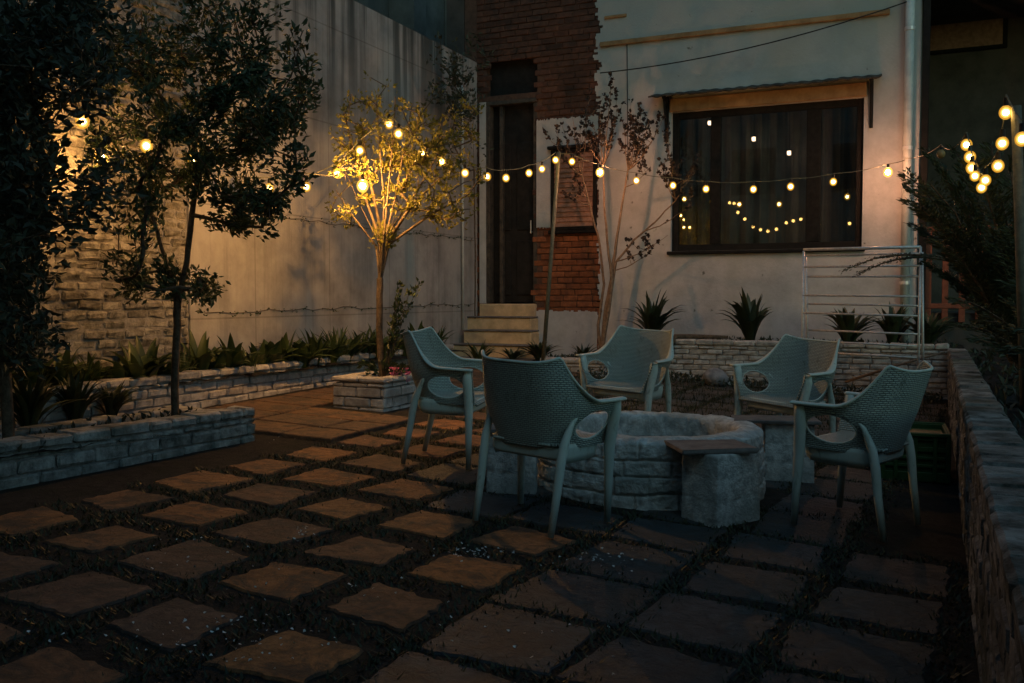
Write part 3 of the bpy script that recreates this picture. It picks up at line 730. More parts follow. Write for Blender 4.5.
def pedestal(loc, ang, lx_, ly_, h, sl, label, slab_ang=0, slab_off=(0, 0)):
    root = empty('stone_stool', (loc[0], loc[1], gz(*loc)), label, 'stool', 'stone stools around the fire pit', ang)
    m_ = MB(); nu, nv = 30, 44; vs = []; per = []
    for (ax, ay, bx, by) in ((-1, -1, 1, -1), (1, -1, 1, 1), (1, 1, -1, 1), (-1, 1, -1, -1)):
        for k in range(nu): t = k / nu; per.append(((ax + (bx - ax) * t) * lx_ / 2, (ay + (by - ay) * t) * ly_ / 2))
    for j in range(nv + 1):
        z_ = -.06 + (h + .06) * j / nv
        for (x_, y_) in per:
            P = Vector((x_ + loc[0] * 7, y_, z_)); dlt = course_disp(x_ + y_ * 1.3 + 5, z_, loc[0], .12, .2, .0045); ex = .03 * max(0, 1 - j / 9)
            L_ = math.hypot(x_, y_); cr = 1 - .02 * (abs(x_) / (lx_ / 2)) ** 8 * (abs(y_) / (ly_ / 2)) ** 8
            vs.append((x_ * (1 + (dlt + ex * .4) / L_) * cr, y_ * (1 + (dlt + ex * .4) / L_) * cr, z_))
    n_ = len(per); m_.add(vs, [(j * n_ + i, j * n_ + (i + 1) % n_, (j + 1) * n_ + (i + 1) % n_, (j + 1) * n_ + i) for j in range(nv) for i in range(n_)] + [tuple(nv * n_ + i for i in range(n_))])
    o = m_.build('pedestal', M['limewash'], root); o.data.shade_smooth()
    m_ = MB(); mt = Matrix.Translation(Vector((slab_off[0], slab_off[1], 0))) @ R(slab_ang)
    m_.cbox((-sl[0] / 2, -sl[1] / 2, h + .002), (sl[0] / 2, sl[1] / 2, h + .024), .006, mt, .004); m_.build('seat_plank', M['wood'], root)
    return root
pedestal((-1.02, 4.90), math.radians(62), .34, .24, .36, (.40, .34), 'whitewashed stone stool with a plank top in front of the fire pit', math.radians(-30), (-.02, .06))
pedestal((-.86, 6.12), math.radians(15), .30, .22, .36, (.52, .30), 'stone stool with a plank top between the pit and the right-hand chairs', 0, (-.08, 0))
pedestal((-2.22, 4.93), math.radians(20), .28, .22, .34, (.32, .26), 'stone stool half hidden behind the nearest chair', 0)

# ------------------------------------------------------------------ chairs
def sm(t): t = max(0, min(1, t)); return t * t * (3 - 2 * t)
def ztop(s):
    if s < .5: return .812 + .030 * (s / .5) ** 2.6
    t = min(1, (s - .5) / .34); return .627 + .215 * (1 - t) ** 1.75 - .004 * sm((s - .84) / .16)
ZS = .395
def shell_pt(t, z):
    s = abs(t); sg = 1 if t >= 0 else -1; th = s * PI / 2
    q = (z - ZS) / .22
    wv = .232 + .07 * sm(q) if z < ZS + .22 else .302 - .022 * min(1, (z - ZS - .22) / .2)
    yb = -.185 - .125 * ((z - ZS) / .44); yf_ = .215
    sn = math.sin(th) ** .58; cs_ = max(0, math.cos(th)) ** .58
    return Vector((sg * wv * sn, yf_ - (yf_ - yb) * cs_, z))
def chair_shell():
    nt_, nv = 180, 44; vs = []; uv = []; fs = []
    # even spacing along the path
    samp = [(-1 + 2 * k / 2000) for k in range(2001)]; acc = [0]
    for a, b in zip(samp, samp[1:]): acc.append(acc[-1] + (shell_pt(b, .55) - shell_pt(a, .55)).length)
    ts = []; k = 0
    for i in range(nt_ + 1):
        tgt = acc[-1] * i / nt_
        while k < 1999 and acc[k + 1] < tgt: k += 1
        ts.append(samp[k] + (samp[k + 1] - samp[k]) * (tgt - acc[k]) / max(1e-9, acc[k + 1] - acc[k]))
    arc = [acc[-1] * i / nt_ for i in range(nt_ + 1)]
    for j in range(nv + 1):
        for i, t in enumerate(ts):
            zt = ztop(abs(t)); z = ZS + (zt - ZS) * j / nv; vs.append(shell_pt(t, z)); uv.append((arc[i], z))
    HC, HR = (.035, .508), (.122, .074)
    def hole(p): return ((p.y - HC[0]) / HR[0]) ** 2 + ((p.z - HC[1]) / HR[1]) ** 2
    inside = [hole(v) < 1 and abs(v.x) > .15 for v in vs]
    W_ = nt_ + 1
    for j in range(nv):
        for i in range(nt_):
            q = (j * W_ + i, j * W_ + i + 1, (j + 1) * W_ + i + 1, (j + 1) * W_ + i)
            if sum(inside[k] for k in q) >= 2: continue
            fs.append(q)
    cnt = {}
    for f in fs:
        for a, b in zip(f, f[1:] + f[:1]): cnt[(min(a, b), max(a, b))] = cnt.get((min(a, b), max(a, b)), 0) + 1
    for (a, b), c in cnt.items():
        if c == 1:
            for k in (a, b):
                h = hole(vs[k])
                if .4 < h < 1.9 and abs(vs[k].x) > .15:
                    r = math.sqrt(h); y_ = HC[0] + (vs[k].y - HC[0]) / r; z_ = HC[1] + (vs[k].z - HC[1]) / r
                    vs[k] = Vector((vs[k].x, y_, z_))
    me = bpy.data.meshes.new('backrest'); me.from_pydata([tuple(v) for v in vs], [], fs)
    ul = me.uv_layers.new(name='UVMap')
    for lp in me.loops: ul.data[lp.index].uv = uv[lp.vertex_index]
    me.shade_smooth(); me.materials.append(M['weave']); o = bpy.data.objects.new('backrest', me); col.objects.link(o)
    md = o.modifiers.new('thick', 'SOLIDIFY'); md.thickness = .009; md.offset = 0
    return o, ts
def make_chair():
    root = empty('armchair', (0, 0, 0), 'x', 'chair', 'plastic armchairs around the fire pit')
    sh, ts = chair_shell(); sh.parent = root
    # rolled edge, widening into flat arm tops
    m_ = MB(); n_ = 8; rings = []
    tt = ts[::2]
    pts = [shell_pt(t, ztop(abs(t))) for t in tt]
    for i, p in enumerate(pts):
        d = (pts[min(i + 1, len(pts) - 1)] - pts[max(i - 1, 0)]).normalized(); side = Vector((d.y, -d.x, 0)).normalized(); upv = side.cross(d)
        wd = .008 + .020 * sm((abs(tt[i]) - .55) / .25); hh = .007 + .003 * sm((abs(tt[i]) - .6) / .3)
        off = side * (wd - .008) * .8
        if upv.z < 0: upv = -upv
        rings.append([p + off + side * math.cos(2 * PI * k / n_) * wd + upv * math.sin(2 * PI * k / n_) * hh for k in range(n_)])
    m_.add([v for r in rings for v in r], [(i * n_ + k, i * n_ + (k + 1) % n_, (i + 1) * n_ + (k + 1) % n_, (i + 1) * n_ + k) for i in range(len(rings) - 1) for k in range(n_)] + [tuple(range(n_)), tuple((len(rings) - 1) * n_ + k for k in range(n_))])
    # rim of the arm openings
    for sg in (-1, 1):
        ring = []
        for k in range(28):
            a = 2 * PI * k / 28; y_ = .035 + .123 * math.cos(a); z_ = .508 + .075 * math.sin(a)
            # nearest shell x for that y,z
            best = min((abs(shell_pt(sg * s_, z_).y - y_), s_) for s_ in [i / 120 for i in range(60, 121)])[1]
            P = shell_pt(sg * best, z_); ring.append(Vector((P.x, y_, z_)))
        ring.append(ring[0]); m_.tube(ring, .0055, 6, False)
    m_.build('rolled_rim', M['plastic'], root, smooth=True)
    # seat: dished with a rolled front
    m_ = MB(); nu, nv = 26, 26; vs = []
    for j in range(nv + 1):
        for i in range(nu + 1):
            u = i / nu * 2 - 1; v = j / nv
            y_ = -.19 + .425 * v; xw = .232 * (1 - .10 * (1 - v)) ; x_ = u * xw
            if v < .15: x_ *= math.sqrt(max(.4, 1 - ((.15 - v) / .15) ** 2 * .35))
            z_ = .425 - .018 * (1 - u * u) * math.sin(PI * min(1, v * 1.05)) - .03 * sm((v - .86) / .14) ** 1.5 + .006 * v
            vs.append((x_, y_, z_))
    m_.add(vs, [(j * (nu + 1) + i, j * (nu + 1) + i + 1, (j + 1) * (nu + 1) + i + 1, (j + 1) * (nu + 1) + i) for j in range(nv) for i in range(nu)])
    so_ = m_.build('seat', M['plastic'], root, smooth=True)
    ul = so_.data.uv_layers.new(name='UVMap')
    for lp in so_.data.loops: c = so_.data.vertices[lp.vertex_index].co; ul.data[lp.index].uv = (c.x * 1.4, c.y)
    so_.data.materials.clear(); so_.data.materials.append(M['weave'])
    md = so_.modifiers.new('thick', 'SOLIDIFY'); md.thickness = .012; md.offset = -1
    # apron all round
    m_ = MB(); n_ = 120; rows = []
    for (zz, sc) in ((.420, 1.0), (.395, 1.01), (.360, .995), (.325, .97)):
        r_ = []
        for k in range(n_):
            a = 2 * PI * k / n_; ca, sa = math.cos(a), math.sin(a)
            x_ = .221 * sc * math.copysign(abs(ca) ** .36, ca); y_ = .017 + .195 * sc * math.copysign(abs(sa) ** .42, sa)
            zl = zz
            if zz < .33: zl = zz + .022 * (1 - abs(ca) ** 3) * (1 if abs(sa) > .5 else .3)
            r_.append((x_, y_, zl))
        rows.append(r_)
    m_.add([v for r in rows for v in r], [(j * n_ + k, (j + 1) * n_ + k, (j + 1) * n_ + (k + 1) % n_, j * n_ + (k + 1) % n_) for j in range(3) for k in range(n_)])
    ap = m_.build('apron', M['plastic'], root, smooth=True); md = ap.modifiers.new('thick', 'SOLIDIFY'); md.thickness = .008; md.offset = -1
    for sg in (-1, 1):
        m_ = MB()
        pts = [(.258, -.100, .56), (.247, -.122, .53), (.236, -.143, .48), (.232, -.168, .42), (.229, -.185, .34), (.227, -.205, .2), (.224, -.243, .0)]
        m_.tube([(sg * p[0], p[1], p[2]) for p in pts], [.006, .012, .018, .022, .023, .020, .016], 12)
        m_.build('leg', M['plastic'], root, smooth=True)
        m_ = MB(); pts = [(.300, .185, .618), (.298, .180, .57), (.284, .183, .48), (.268, .188, .38), (.268, .192, .2), (.268, .196, .0)]
        m_.tube([(sg * p[0], p[1], p[2]) for p in pts], [.024, .03, .029, .028, .021, .016], 12)
        m_.build('leg', M['plastic'], root, smooth=True)
    return root
proto = make_chair()
tilt = Vector((0, 0, 1)).rotation_difference(Vector((-SX, -SY, 1)).normalized()).to_matrix().to_4x4()
CHAIRS = [(-1.801, 4.347, -12.3, 'pale plastic woven armchair nearest the camera, its back to us'),
          (-2.885, 5.418, -78, 'leftmost woven armchair, side on, facing right towards the pit'),
          (-2.112, 6.776, 167.1, 'woven armchair behind the fire pit below the bare tree, facing us'),
          (-.96, 6.704, 149.0, 'woven armchair behind the pit under the window, in front of the drying rack'),
          (-.384, 5.119, 71.3, 'rightmost woven armchair, facing left, beside the green crate')]
for i, (x, y_, a, lab) in enumerate(CHAIRS):
    c = proto if i == 0 else copy_tree(proto)
    c['label'] = lab; c.matrix_world = Matrix.Translation(Vector((x, y_, gz(x, y_) + .018))) @ tilt @ R(math.radians(a))

# ------------------------------------------------------------------ drying rack, crate, stick, stone, log, pole
ra, rb = atY(803, 300, 10.75), atY(919.5, 300, 10.35)
rk = empty('drying_rack', (ra.x, ra.y, gz(ra.x, ra.y)), 'tall folding metal clothes drying rack in front of the retaining wall', 'drying rack')
def rkb(name, mb, mat=M['metal']): o = mb.build(name, mat, rk, smooth=True, loc=(ra.x, ra.y, gz(ra.x, ra.y))); o.location = (0, 0, 0)
A_ = Vector((ra.x, ra.y, 0)); B_ = Vector((rb.x, rb.y, 0)); dn = Vector((B_.y - A_.y, -(B_.x - A_.x), 0)).normalized()
zr = [atY(860, y_, 10.55).z for y_ in (248, 254, 266, 276, 295.5, 304.5, 314, 332, 343, 355)]
for s_ in (0, 1):
    of = dn * (.0 if s_ == 0 else -.16); 
    for P in (A_, B_):
        m_ = MB(); q = P + of * .3; e_ = P + of
        m_.tube([(e_.x, e_.y, gz(e_.x, e_.y)), (q.x, q.y, zr[0] - .01 - s_ * .05)], .013, 8); rkb('post', m_)
for k, z_ in enumerate(zr):
    f_ = (zr[0] - z_) / 1.4; of = dn * (-.16 * (.3 + .7 * f_)) if k % 2 else Vector((0, 0, 0))
    m_ = MB(); m_.tube([(A_.x + of.x, A_.y + of.y, z_ + .004), (B_.x + of.x, B_.y + of.y, z_ - .012)], .016 if k == 0 else .0105, 8); rkb('rung', m_)

cr0 = atG(938, 486); cra = math.radians(3)
cr = empty('plastic_crate', (-.14, 6.75, gz(-.14, 6.75)), 'dark green plastic crate on the ground between the right chair and wall', 'crate', None, cra)
m_ = MB(); lx_, ly_, hz_ = .19, .28, .30
for (a0, b0, a1, b1) in ((-lx_, -ly_, lx_, -ly_ + .012), (-lx_, ly_ - .012, lx_, ly_), (-lx_, -ly_ + .014, -lx_ + .012, ly_ - .014), (lx_ - .012, -ly_ + .014, lx_, ly_ - .014)):
    for z0_, z1_ in ((.0, .06), (.09, .11), (.14, .16), (.19, .22), (.26, .30)): m_.cbox((a0, b0, z0_), (a1, b1, z1_), .003)
for (x_, y_) in ((-lx_, -ly_), (lx_, -ly_), (lx_, ly_), (-lx_, ly_)): m_.cbox((x_ - .014, y_ - .014, 0), (x_ + .014, y_ + .014, hz_ + .002), .005)
for t_ in (-.5, 0, .5):
    for y_ in (-ly_, ly_): m_.cbox((t_ * lx_ * 1.2 - .012, y_ - .008, .01), (t_ * lx_ * 1.2 + .012, y_ + .008, .29), .003)
m_.cbox((-lx_ + .015, -ly_ + .015, .01), (lx_ - .015, ly_ - .015, .27), .002)
m_.build('crate_walls', M['crate'], cr)
m_ = MB(); m_.cbox((-lx_ - .012, -ly_ - .016, .285), (lx_ + .012, -ly_ + .004, .312), .006); m_.cbox((-lx_ - .012, ly_ - .004, .285), (lx_ + .012, ly_ + .016, .312), .006)
m_.cbox((-lx_ - .014, -ly_ + .006, .285), (-lx_ + .004, ly_ - .006, .311), .006); m_.cbox((lx_ - .004, -ly_ + .006, .285), (lx_ + .014, ly_ - .006, .311), .006); m_.build('rim', M['crate'], cr)

a = atY(845, 382, 10.9); b = atY(945, 352, 10.95)
tubething('wooden_stick', [a, a.lerp(b, .5) + Vector((0, 0, .01)), b], [.016, .014, .011], M['paletrunk'], 'long thin stick leaning along the retaining wall behind the rack', 'stick', 7)
m_ = MB(); q = atY(716, 366, 10.9); q.z = gz(q.x, 10.9) + .1
m_.sphere((0, 0, 0), .13, 20, 14, (1.15, .9, .85)); m_.v = [tuple(Vector(v) * (1 + .16 * noise.noise(Vector(v) * 9))) for v in m_.v]
tag(m_.build('boulder', M['stone'], smooth=True), 'pale rounded boulder at the foot of the retaining wall', 'stone').location = q
m_ = MB(); lp = [atY(668, 352, 11.12), atY(676, 345, 11.25), atY(690, 340, 11.3), atY(706, 339, 11.3), atY(728, 339.5, 11.3)]
for p in lp[1:]: p.z = max(p.z, .775)
m_.tube(lp, [.028, .034, .03, .026, .018], 9)
tag(m_.build('fallen_branch', M['trunk'], smooth=True), 'dark crooked branch lying on top of the retaining wall', 'branch')

# ------------------------------------------------------------------ foliage
def rv(): 
    while True:
        v = Vector((random.uniform(-1, 1), random.uniform(-1, 1), random.uniform(-1, 1)))
        if 1e-3 < v.length < 1: return v
def leaf(mb, p, d, l, w, fold=.25):
    d = d.normalized(); s = d.cross(rv()).normalized(); n_ = s.cross(d)
    m1 = p + d * l * .45 - n_ * l * .04
    mb.add([p, m1 + s * w * .5 + n_ * w * fold, p + d * l - n_ * l * .12, m1 - s * w * .5 + n_ * w * fold], [(0, 1, 2, 3)])
def grow(trunks, tips, seg=.13, up=.25, wob=.03):
    """branch skeleton: every tip joined to the nearest fitting node"""
    nodes = []; par = []
    for tr in trunks:
        prev = tr[0] if isinstance(tr[0], int) else None
        for p in (tr[1:] if prev is not None else tr):
            nodes.append(Vector(p)); par.append(-1 if prev is None else prev); prev = len(nodes) - 1
    base = nodes[0]
    tips = sorted(tips, key=lambda t: (t - nodes[min(len(nodes) - 1, 3)]).length)
    ends = []
    for t in tips:
        best = None
        for i, q in enumerate(nodes):
            if q.z > t.z + .12: continue
            dd = (t - q).length + .35 * max(0, (q - base).length * 0) + (.5 if i < 2 else 0)
            if best is None or dd < best[0]: best = (dd, i)
        if best is None: best = (0, len(nodes) - 1)
        i = best[1]; q = nodes[i].copy(); L = (t - q).length; n_ = max(1, int(L / seg)); prev = i
        for k in range(1, n_ + 1):
            f = k / n_; p = q.lerp(t, f) + Vector((0, 0, -up * L * .35 * math.sin(PI * f) * .5)) + rv() * wob * (1 if k < n_ else .3)
            nodes.append(p); par.append(prev); prev = len(nodes) - 1
        ends.append(prev)
    return nodes, par, ends
def tree(name, base, trunks, tips, mats, label, r_tip=.004, r_max=.05, leaf_l=(.05, .08), leaf_w=.5, per=6, along=2, leafy=True, expo=2.3, group=None, extra=None, spread=.09):
    nodes, par, ends = grow(trunks, tips)
    n_ = len(nodes); acc = [0.0] * n_; ch = [0] * n_
    for i in range(n_ - 1, -1, -1):
        if ch[i] == 0: acc[i] = r_tip ** expo
        if par[i] >= 0: acc[par[i]] += acc[i]; ch[par[i]] += 1
    rad = [min(r_max, a ** (1 / expo)) for a in acc]
    root = empty(name, base, label, 'tree', group)
    m_ = MB(); 
    for i in range(n_):
        if par[i] >= 0:
            k = 7 if rad[i] > .012 else (5 if rad[i] > .006 else 3)
            a, b = nodes[par[i]], nodes[i]
            m_.tube([a, b + (b - a).normalized() * rad[i] * .4], [min(rad[par[i]], rad[i] * 1.35), rad[i]], k, False)
    o = m_.build('trunk', mats[0], root, smooth=True, loc=base); o.location = (0, 0, 0)
    lf = MB()
    for e in ends:
        i = e; cnt = 0
        while i >= 0 and cnt < along and rad[i] < .02:
            p = nodes[i]; d0 = (p - nodes[par[i]]).normalized() if par[i] >= 0 else Vector((0, 0, 1))
            for k in range(per):
                d = (d0 * .8 + rv() * 1.0 + Vector((0, 0, -.05))).normalized(); st = p + rv() * spread
                l = random.uniform(*leaf_l); leaf(lf, st, d, l, l * leaf_w)
            i = par[i]; cnt += 1
    if extra: extra(lf)
    if lf.f: o = lf.build('crown', mats[1], root, loc=base); o.location = (0, 0, 0)
    return root
def blob(c, r, n_, zmin=-9, hollow=.0):
    out = []
    while len(out) < n_:
        v = rv()
        if v.length < hollow: continue
        p = Vector((c[0] + v.x * r[0], c[1] + v.y * r[1], c[2] + v.z * r[2]))
        if p.z > zmin: out.append(p)
    return out
def curve(*ps, n=5):
    out = []
    for a, b in zip(ps, ps[1:]):
        for k in range(n): out.append(Vector(a).lerp(Vector(b), k / n) + rv() * .006)
    out.append(Vector(ps[-1])); return out
# tree 1: dark leafy tree in the raised bed
b1 = Vector((-4.93, 5.12, .36)); Y1_ = 5.12
def t1(px, py, dy=0): return atY(px, py, Y1_ + dy)
trs = [curve(b1, t1(176, 350), t1(178, 302), t1(168, 270), t1(152, 215), t1(148, 170), n=4)]
trs.append([8] + curve(t1(178, 302), t1(187, 262), t1(192, 215), t1(200, 165), n=3)[1:])
tips = []
for (px, py, rx_, ry_, n_) in ((180, 25, 100, 48, 36), (130, 85, 62, 58, 24), (220, 100, 92, 62, 42), (185, 150, 68, 40, 16), (285, 100, 55, 34, 20), (262, 170, 52, 45, 18), (150, 215, 38, 35, 9), (215, 45, 115, 60, 26), (250, 210, 42, 22, 11), (128, 275, 20, 20, 9), (200, 290, 22, 16, 9), (305, 62, 28, 45, 10), (110, 150, 45, 40, 12)):
    for k in range(n_):
        v = rv(); tips.append(t1(px + v.x * rx_, py + v.y * ry_, v.z * .85))
tips = [t for t in tips if t.x > XL + .12]
tree('leafy_tree', tuple(b1), trs, tips, (M['trunk'], M['leaf_dark']), 'dark leafy tree with a forked trunk in the raised bed', .0042, .055, (.038, .070), .42, 12, 5)
# tree 0: near-black tree at the left edge
b0 = Vector((-4.85, 3.75, .36))
def t0(px, py, dy=0): return atY(px, py, 3.75 + dy)
tr0 = [curve(b0, (-4.88, 3.74, 1.2), (-4.8, 3.8, 2.0), (-4.85, 3.7, 2.9), n=5)]
tips = []
for (px, py, rx_, ry_, n_) in ((0, 60, 55, 75, 170), (12, 160, 40, 60, 140), (5, 240, 46, 60, 120), (65, 12, 70, 26, 40), (5, 330, 45, 35, 50), (-60, 120, 70, 120, 110), (80, 70, 30, 50, 30), (90, 200, 25, 50, 16)):
    for k in range(n_): v = rv(); tips.append(t0(px + v.x * rx_, py + v.y * ry_, v.z * .75))
tips = [t for t in tips if t.x > XL + .12]
tree('dense_tree', tuple(b0), tr0, tips, (M['trunk'], M['leaf_black']), 'almost black dense tree at the left edge of the photo', .0035, .05, (.04, .075), .5, 13, 2, spread=.14)
# tree 2: lit tree in the square planter
b2 = Vector((-4.64, 7.42, .48))
def t2(px, py, dy=0): return atY(px, py, 7.42 + dy)
tr2 = [curve(b2, t2(379, 330), t2(380, 285), t2(382, 262), n=4)]
i0 = 9
for ps in (((383, 240), (384, 200), (380, 150), (376, 100)), ((386, 236), (396, 195), (404, 150), (412, 105)), ((379, 236), (366, 200), (352, 150), (345, 115)), ((389, 232), (418, 190), (440, 150)), ((385, 230), (390, 170), (395, 110)), ((376, 246), (352, 215), (336, 190)), ((378, 240), (360, 205), (345, 170)), ((384, 235), (388, 190), (392, 150)), ((390, 238), (412, 205), (440, 178)), ((381, 230), (370, 180), (362, 130)), ((388, 245), (430, 215), (468, 195))):
    tr2.append([i0] + [t2(px, py, random.uniform(-.15, .15)) for px, py in ps])
tips = []
for (px, py, rx_, ry_, n_) in ((405, 150, 62, 42, 50), (355, 160, 32, 38, 18), (440, 165, 46, 34, 36), (400, 105, 50, 34, 20), (430, 200, 55, 22, 22), (348, 115, 28, 34, 9), (378, 215, 45, 18, 8), (455, 120, 28, 28, 14), (365, 85, 14, 25, 4), (340, 205, 16, 14, 4), (445, 215, 28, 12, 5)):
    for k in range(n_): v = rv(); tips.append(t2(px + v.x * rx_, py + v.y * ry_, v.z * .6))
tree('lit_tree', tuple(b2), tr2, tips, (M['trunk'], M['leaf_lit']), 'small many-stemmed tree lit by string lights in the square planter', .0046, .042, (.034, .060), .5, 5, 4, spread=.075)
# low shoots around its trunk
def shoots(name, base, tips_px, Yp, mat, label, per=5, ll=(.04, .07), cat='shrub'):
    b = Vector(base); root = empty(name, base, label, cat); st = MB(); lf = MB()
    for (px, py) in tips_px:
        t = atY(px, py, Yp + random.uniform(-.12, .12)); pts = [b + rv() * .02, b.lerp(t, .5) + Vector((0, 0, .06)) + rv() * .03, t]; st.tube(pts, [.006, .004, .002], 4, False)
        for k in range(7):
            f = .35 + .65 * k / 6; p = b.lerp(t, f) + Vector((0, 0, .06 * 4 * f * (1 - f)))
            for _ in range(per): leaf(lf, p + rv() * .03, (t - b).normalized() + rv(), random.uniform(*ll), .03)
    o = st.build('stems', M['trunk'], root, loc=base); o.location = (0, 0, 0); o = lf.build('leaves', mat, root, loc=base); o.location = (0, 0, 0); return root
shoots('trunk_shoots', (-4.6, 7.4, .55), [(400, 285), (410, 290), (420, 283), (398, 318), (405, 340), (392, 345), (398, 300)], 7.42, M['leaf_dark'], 'leafy green shoots rising beside the lit tree trunk')
shoots('planter_shrub', (-4.6, 7.35, .5), [(362, 365), (370, 372), (392, 368), (402, 372), (385, 362), (398, 378), (410, 370)], 7.35, M['leaf_dark'], 'small low shrub at the foot of the lit tree in the planter')
m_ = MB(); lf = MB()
for (px, py) in [(398 + random.uniform(-8, 14), 372 + random.uniform(-4, 4)) for k in range(20)]:
    c = atY(px, py, 7.3 + random.uniform(-.1, .1)); 
    m_ = MB()
    for k in range(6): a = k * PI / 3; leaf(m_, c, Vector((math.cos(a), math.sin(a) * .6, .5)), .024, .022)
    m_.tube([c, c - Vector((0, 0, max(.01, c.z - .5)))], .0015, 3, False)
    tag(m_.build('pink_flower', M['pink']), 'small pink flower blooming in the square planter', 'flower', 'pink flowers in the planter')
# tree 3: bare tree with dark buds in front of the wall
b3 = Vector((atY(601, 330, 11.75).x, 11.75, .40))
def t3(px, py, dy=0): return atY(px, py, 11.75 + dy)
tr3 = [curve(b3, t3(606, 310), t3(611, 280), t3(608, 245), t3(603, 215), n=3), [1] + curve(t3(598, 330), t3(606, 300), t3(619, 262), t3(620, 230), n=3)[1:], [4] + curve(t3(600, 300), t3(600, 270), t3(604, 240), n=3)[1:]]
def bare(name, base, stems, tips_px, Yp, label):
    root = empty(name, tuple(base), label, 'tree'); st = MB(); bd = MB(); org = []
    for pts, r0, r1 in stems:
        P = [Vector(base)] + [atY(px, py, Yp + dy) for px, py, dy in pts]; out = []
        for a_, b_ in zip(P, P[1:]):
            for k in range(4): out.append(a_.lerp(b_, k / 4) + rv() * .008)
        out.append(P[-1]); n_ = len(out); st.tube(out, [r0 + (r1 - r0) * k / (n_ - 1) for k in range(n_)], 8, False); org += out[n_ // 3:]
    def twig(o_, t, r, depth):
        L = (t - o_).length; side = Vector((t.x - o_.x, t.y - o_.y, 0)); n_ = 9; pts = []
        for k in range(n_):
            f = k / (n_ - 1); pts.append(o_ + Vector((side.x * f ** .75, side.y * f ** .75, (t.z - o_.z) * f ** 1.15)) + rv() * .012 * (1 if 0 < k < n_ - 1 else 0))
        st.tube(pts, [r * (1 - .75 * k / (n_ - 1)) for k in range(n_)], 5, False)
        for k in range(3 if depth == 0 else 2, n_):
            if random.random() < .72:
                d = (pts[k] - pts[k - 1]).normalized()
                for _ in range(random.choice((3, 4, 6, 9))): leaf(bd, pts[k] + rv() * .018, d + rv() * 1.2, random.uniform(.028, .055), .036)
            if depth == 0 and random.random() < .42:
                e_ = pts[k] + Vector((random.uniform(-.22, .22), random.uniform(-.15, .15), random.uniform(.1, .32))); twig(pts[k], e_, r * .5, 1)
    for px, py in tips_px:
        t = atY(px, py, Yp + random.uniform(-.35, .3)); best = min(org, key=lambda q: (q - t).length + (9 if q.z > t.z - .25 * abs(q.x - t.x) - .1 else 0) + .25 * abs(q.x - t.x)); twig(best, t, .0085, 0)
    o = st.build('trunk', M['paletrunk'], root, smooth=True, loc=tuple(base)); o.location = (0, 0, 0); o = bd.build('buds', M['bud'], root, loc=tuple(base)); o.location = (0, 0, 0)
bare('bare_tree', b3, [([(606, 310, 0), (611, 280, 0), (616, 245, 0), (622, 205, 0), (628, 170, 0)], .034, .011), ([(598, 325, .05), (604, 285, .08), (600, 245, .1), (590, 205, .1), (582, 175, .1)], .024, .009), ([(612, 285, -.05), (608, 245, -.08), (604, 205, -.1), (603, 165, -.1)], .024, .009), ([(616, 262, 0), (634, 240, .1), (655, 222, .1), (676, 200, .1)], .02, .008)],
     [(562, 125), (572, 112), (580, 130), (587, 108), (594, 125), (600, 108), (606, 120), (611, 84), (617, 112), (624, 122), (631, 102), (637, 118), (643, 108), (649, 122), (656, 132), (663, 118), (668, 138), (660, 160), (672, 170), (684, 180), (690, 205), (556, 145), (566, 160), (575, 180), (560, 190), (648, 170), (640, 148), (668, 235), (652, 250), (590, 145), (612, 140), (630, 150)], 11.75, 'leafless tree with dark buds against the white wall')
# right feathery shrub: several arching sprays
def feathery(name, base, tips_, label, nleaf=26, ll=(.03, .055)):
    b = Vector(base); root = empty(name, base, label, 'shrub'); st = MB(); lf = MB()
    for t in tips_:
        mid = b.lerp(t, .5) + Vector((0, 0, .25 * (t - b).length)); pts = []
        for k in range(9):
            f = k / 8; pts.append(b * (1 - f) ** 2 + mid * 2 * f * (1 - f) + t * f * f + rv() * .012)
        st.tube(pts, [.014 * (1 - k / 9) + .002 for k in range(9)], 4, False)
        for k in range(3, 9):
            d = (pts[k] - pts[k - 1]).normalized()
            for _ in range(nleaf):
                f = random.random(); p = pts[k - 1].lerp(pts[k], f) + rv() * .025
                sd = d.cross(Vector((0, 0, 1))).normalized() * random.choice((-1, 1)); leaf(lf, p + sd * random.uniform(0, .1), sd * .9 + d * .6 + rv() * .4, random.uniform(*ll), .014)
    o = st.build('stems', M['trunk'], root, loc=base); o.location = (0, 0, 0); o = lf.build('leaves', M['conifer'], root, loc=base); o.location = (0, 0, 0); return root
Ys = 9.0
def t4(px, py, dy=0): return atY(px, py, Ys + dy)
tp = [t4(px, py, random.uniform(-.7, .6)) for px, py in ((903, 172), (908, 200), (925, 150), (930, 185), (915, 225), (940, 165), (950, 200), (955, 150), (965, 230), (975, 160), (985, 210), (990, 145), (1000, 190), (1010, 160), (1015, 230), (940, 240), (1030, 200), (1040, 150), (925, 262), (945, 275), (970, 270), (1000, 265), (1020, 290), (935, 215), (960, 185), (905, 185), (922, 205), (1050, 240), (1000, 230), (980, 245), (950, 230), (1030, 260))]
feathery('feathery_shrub', (.62, 9.0, .58), tp, 'large feathery dark shrub beyond the right wall with lights hanging in it', 85, (.04, .08))
tp = [atY(px, py, 7.4 + random.uniform(-.6, .6)) for px, py in ((960, 300), (985, 320), (1010, 300), (1030, 330), (975, 340), (1000, 350), (1030, 300), (1045, 340), (955, 325), (1020, 280))]
feathery('low_bush', (.75, 7.4, .58), tp, 'low dark bush spilling along the top of the right wall', 44, (.04, .07))
tp = [atY(px, py, 5.6 + random.uniform(-.5, .5)) for px, py in ((1010, 350), (1030, 370), (1060, 340), (1040, 390), (1075, 370), (1015, 330))]
feathery('garden_bush', (1.1, 5.6, .58), tp, 'dark bush at the right edge of the photo behind the wall', 44, (.04, .07))
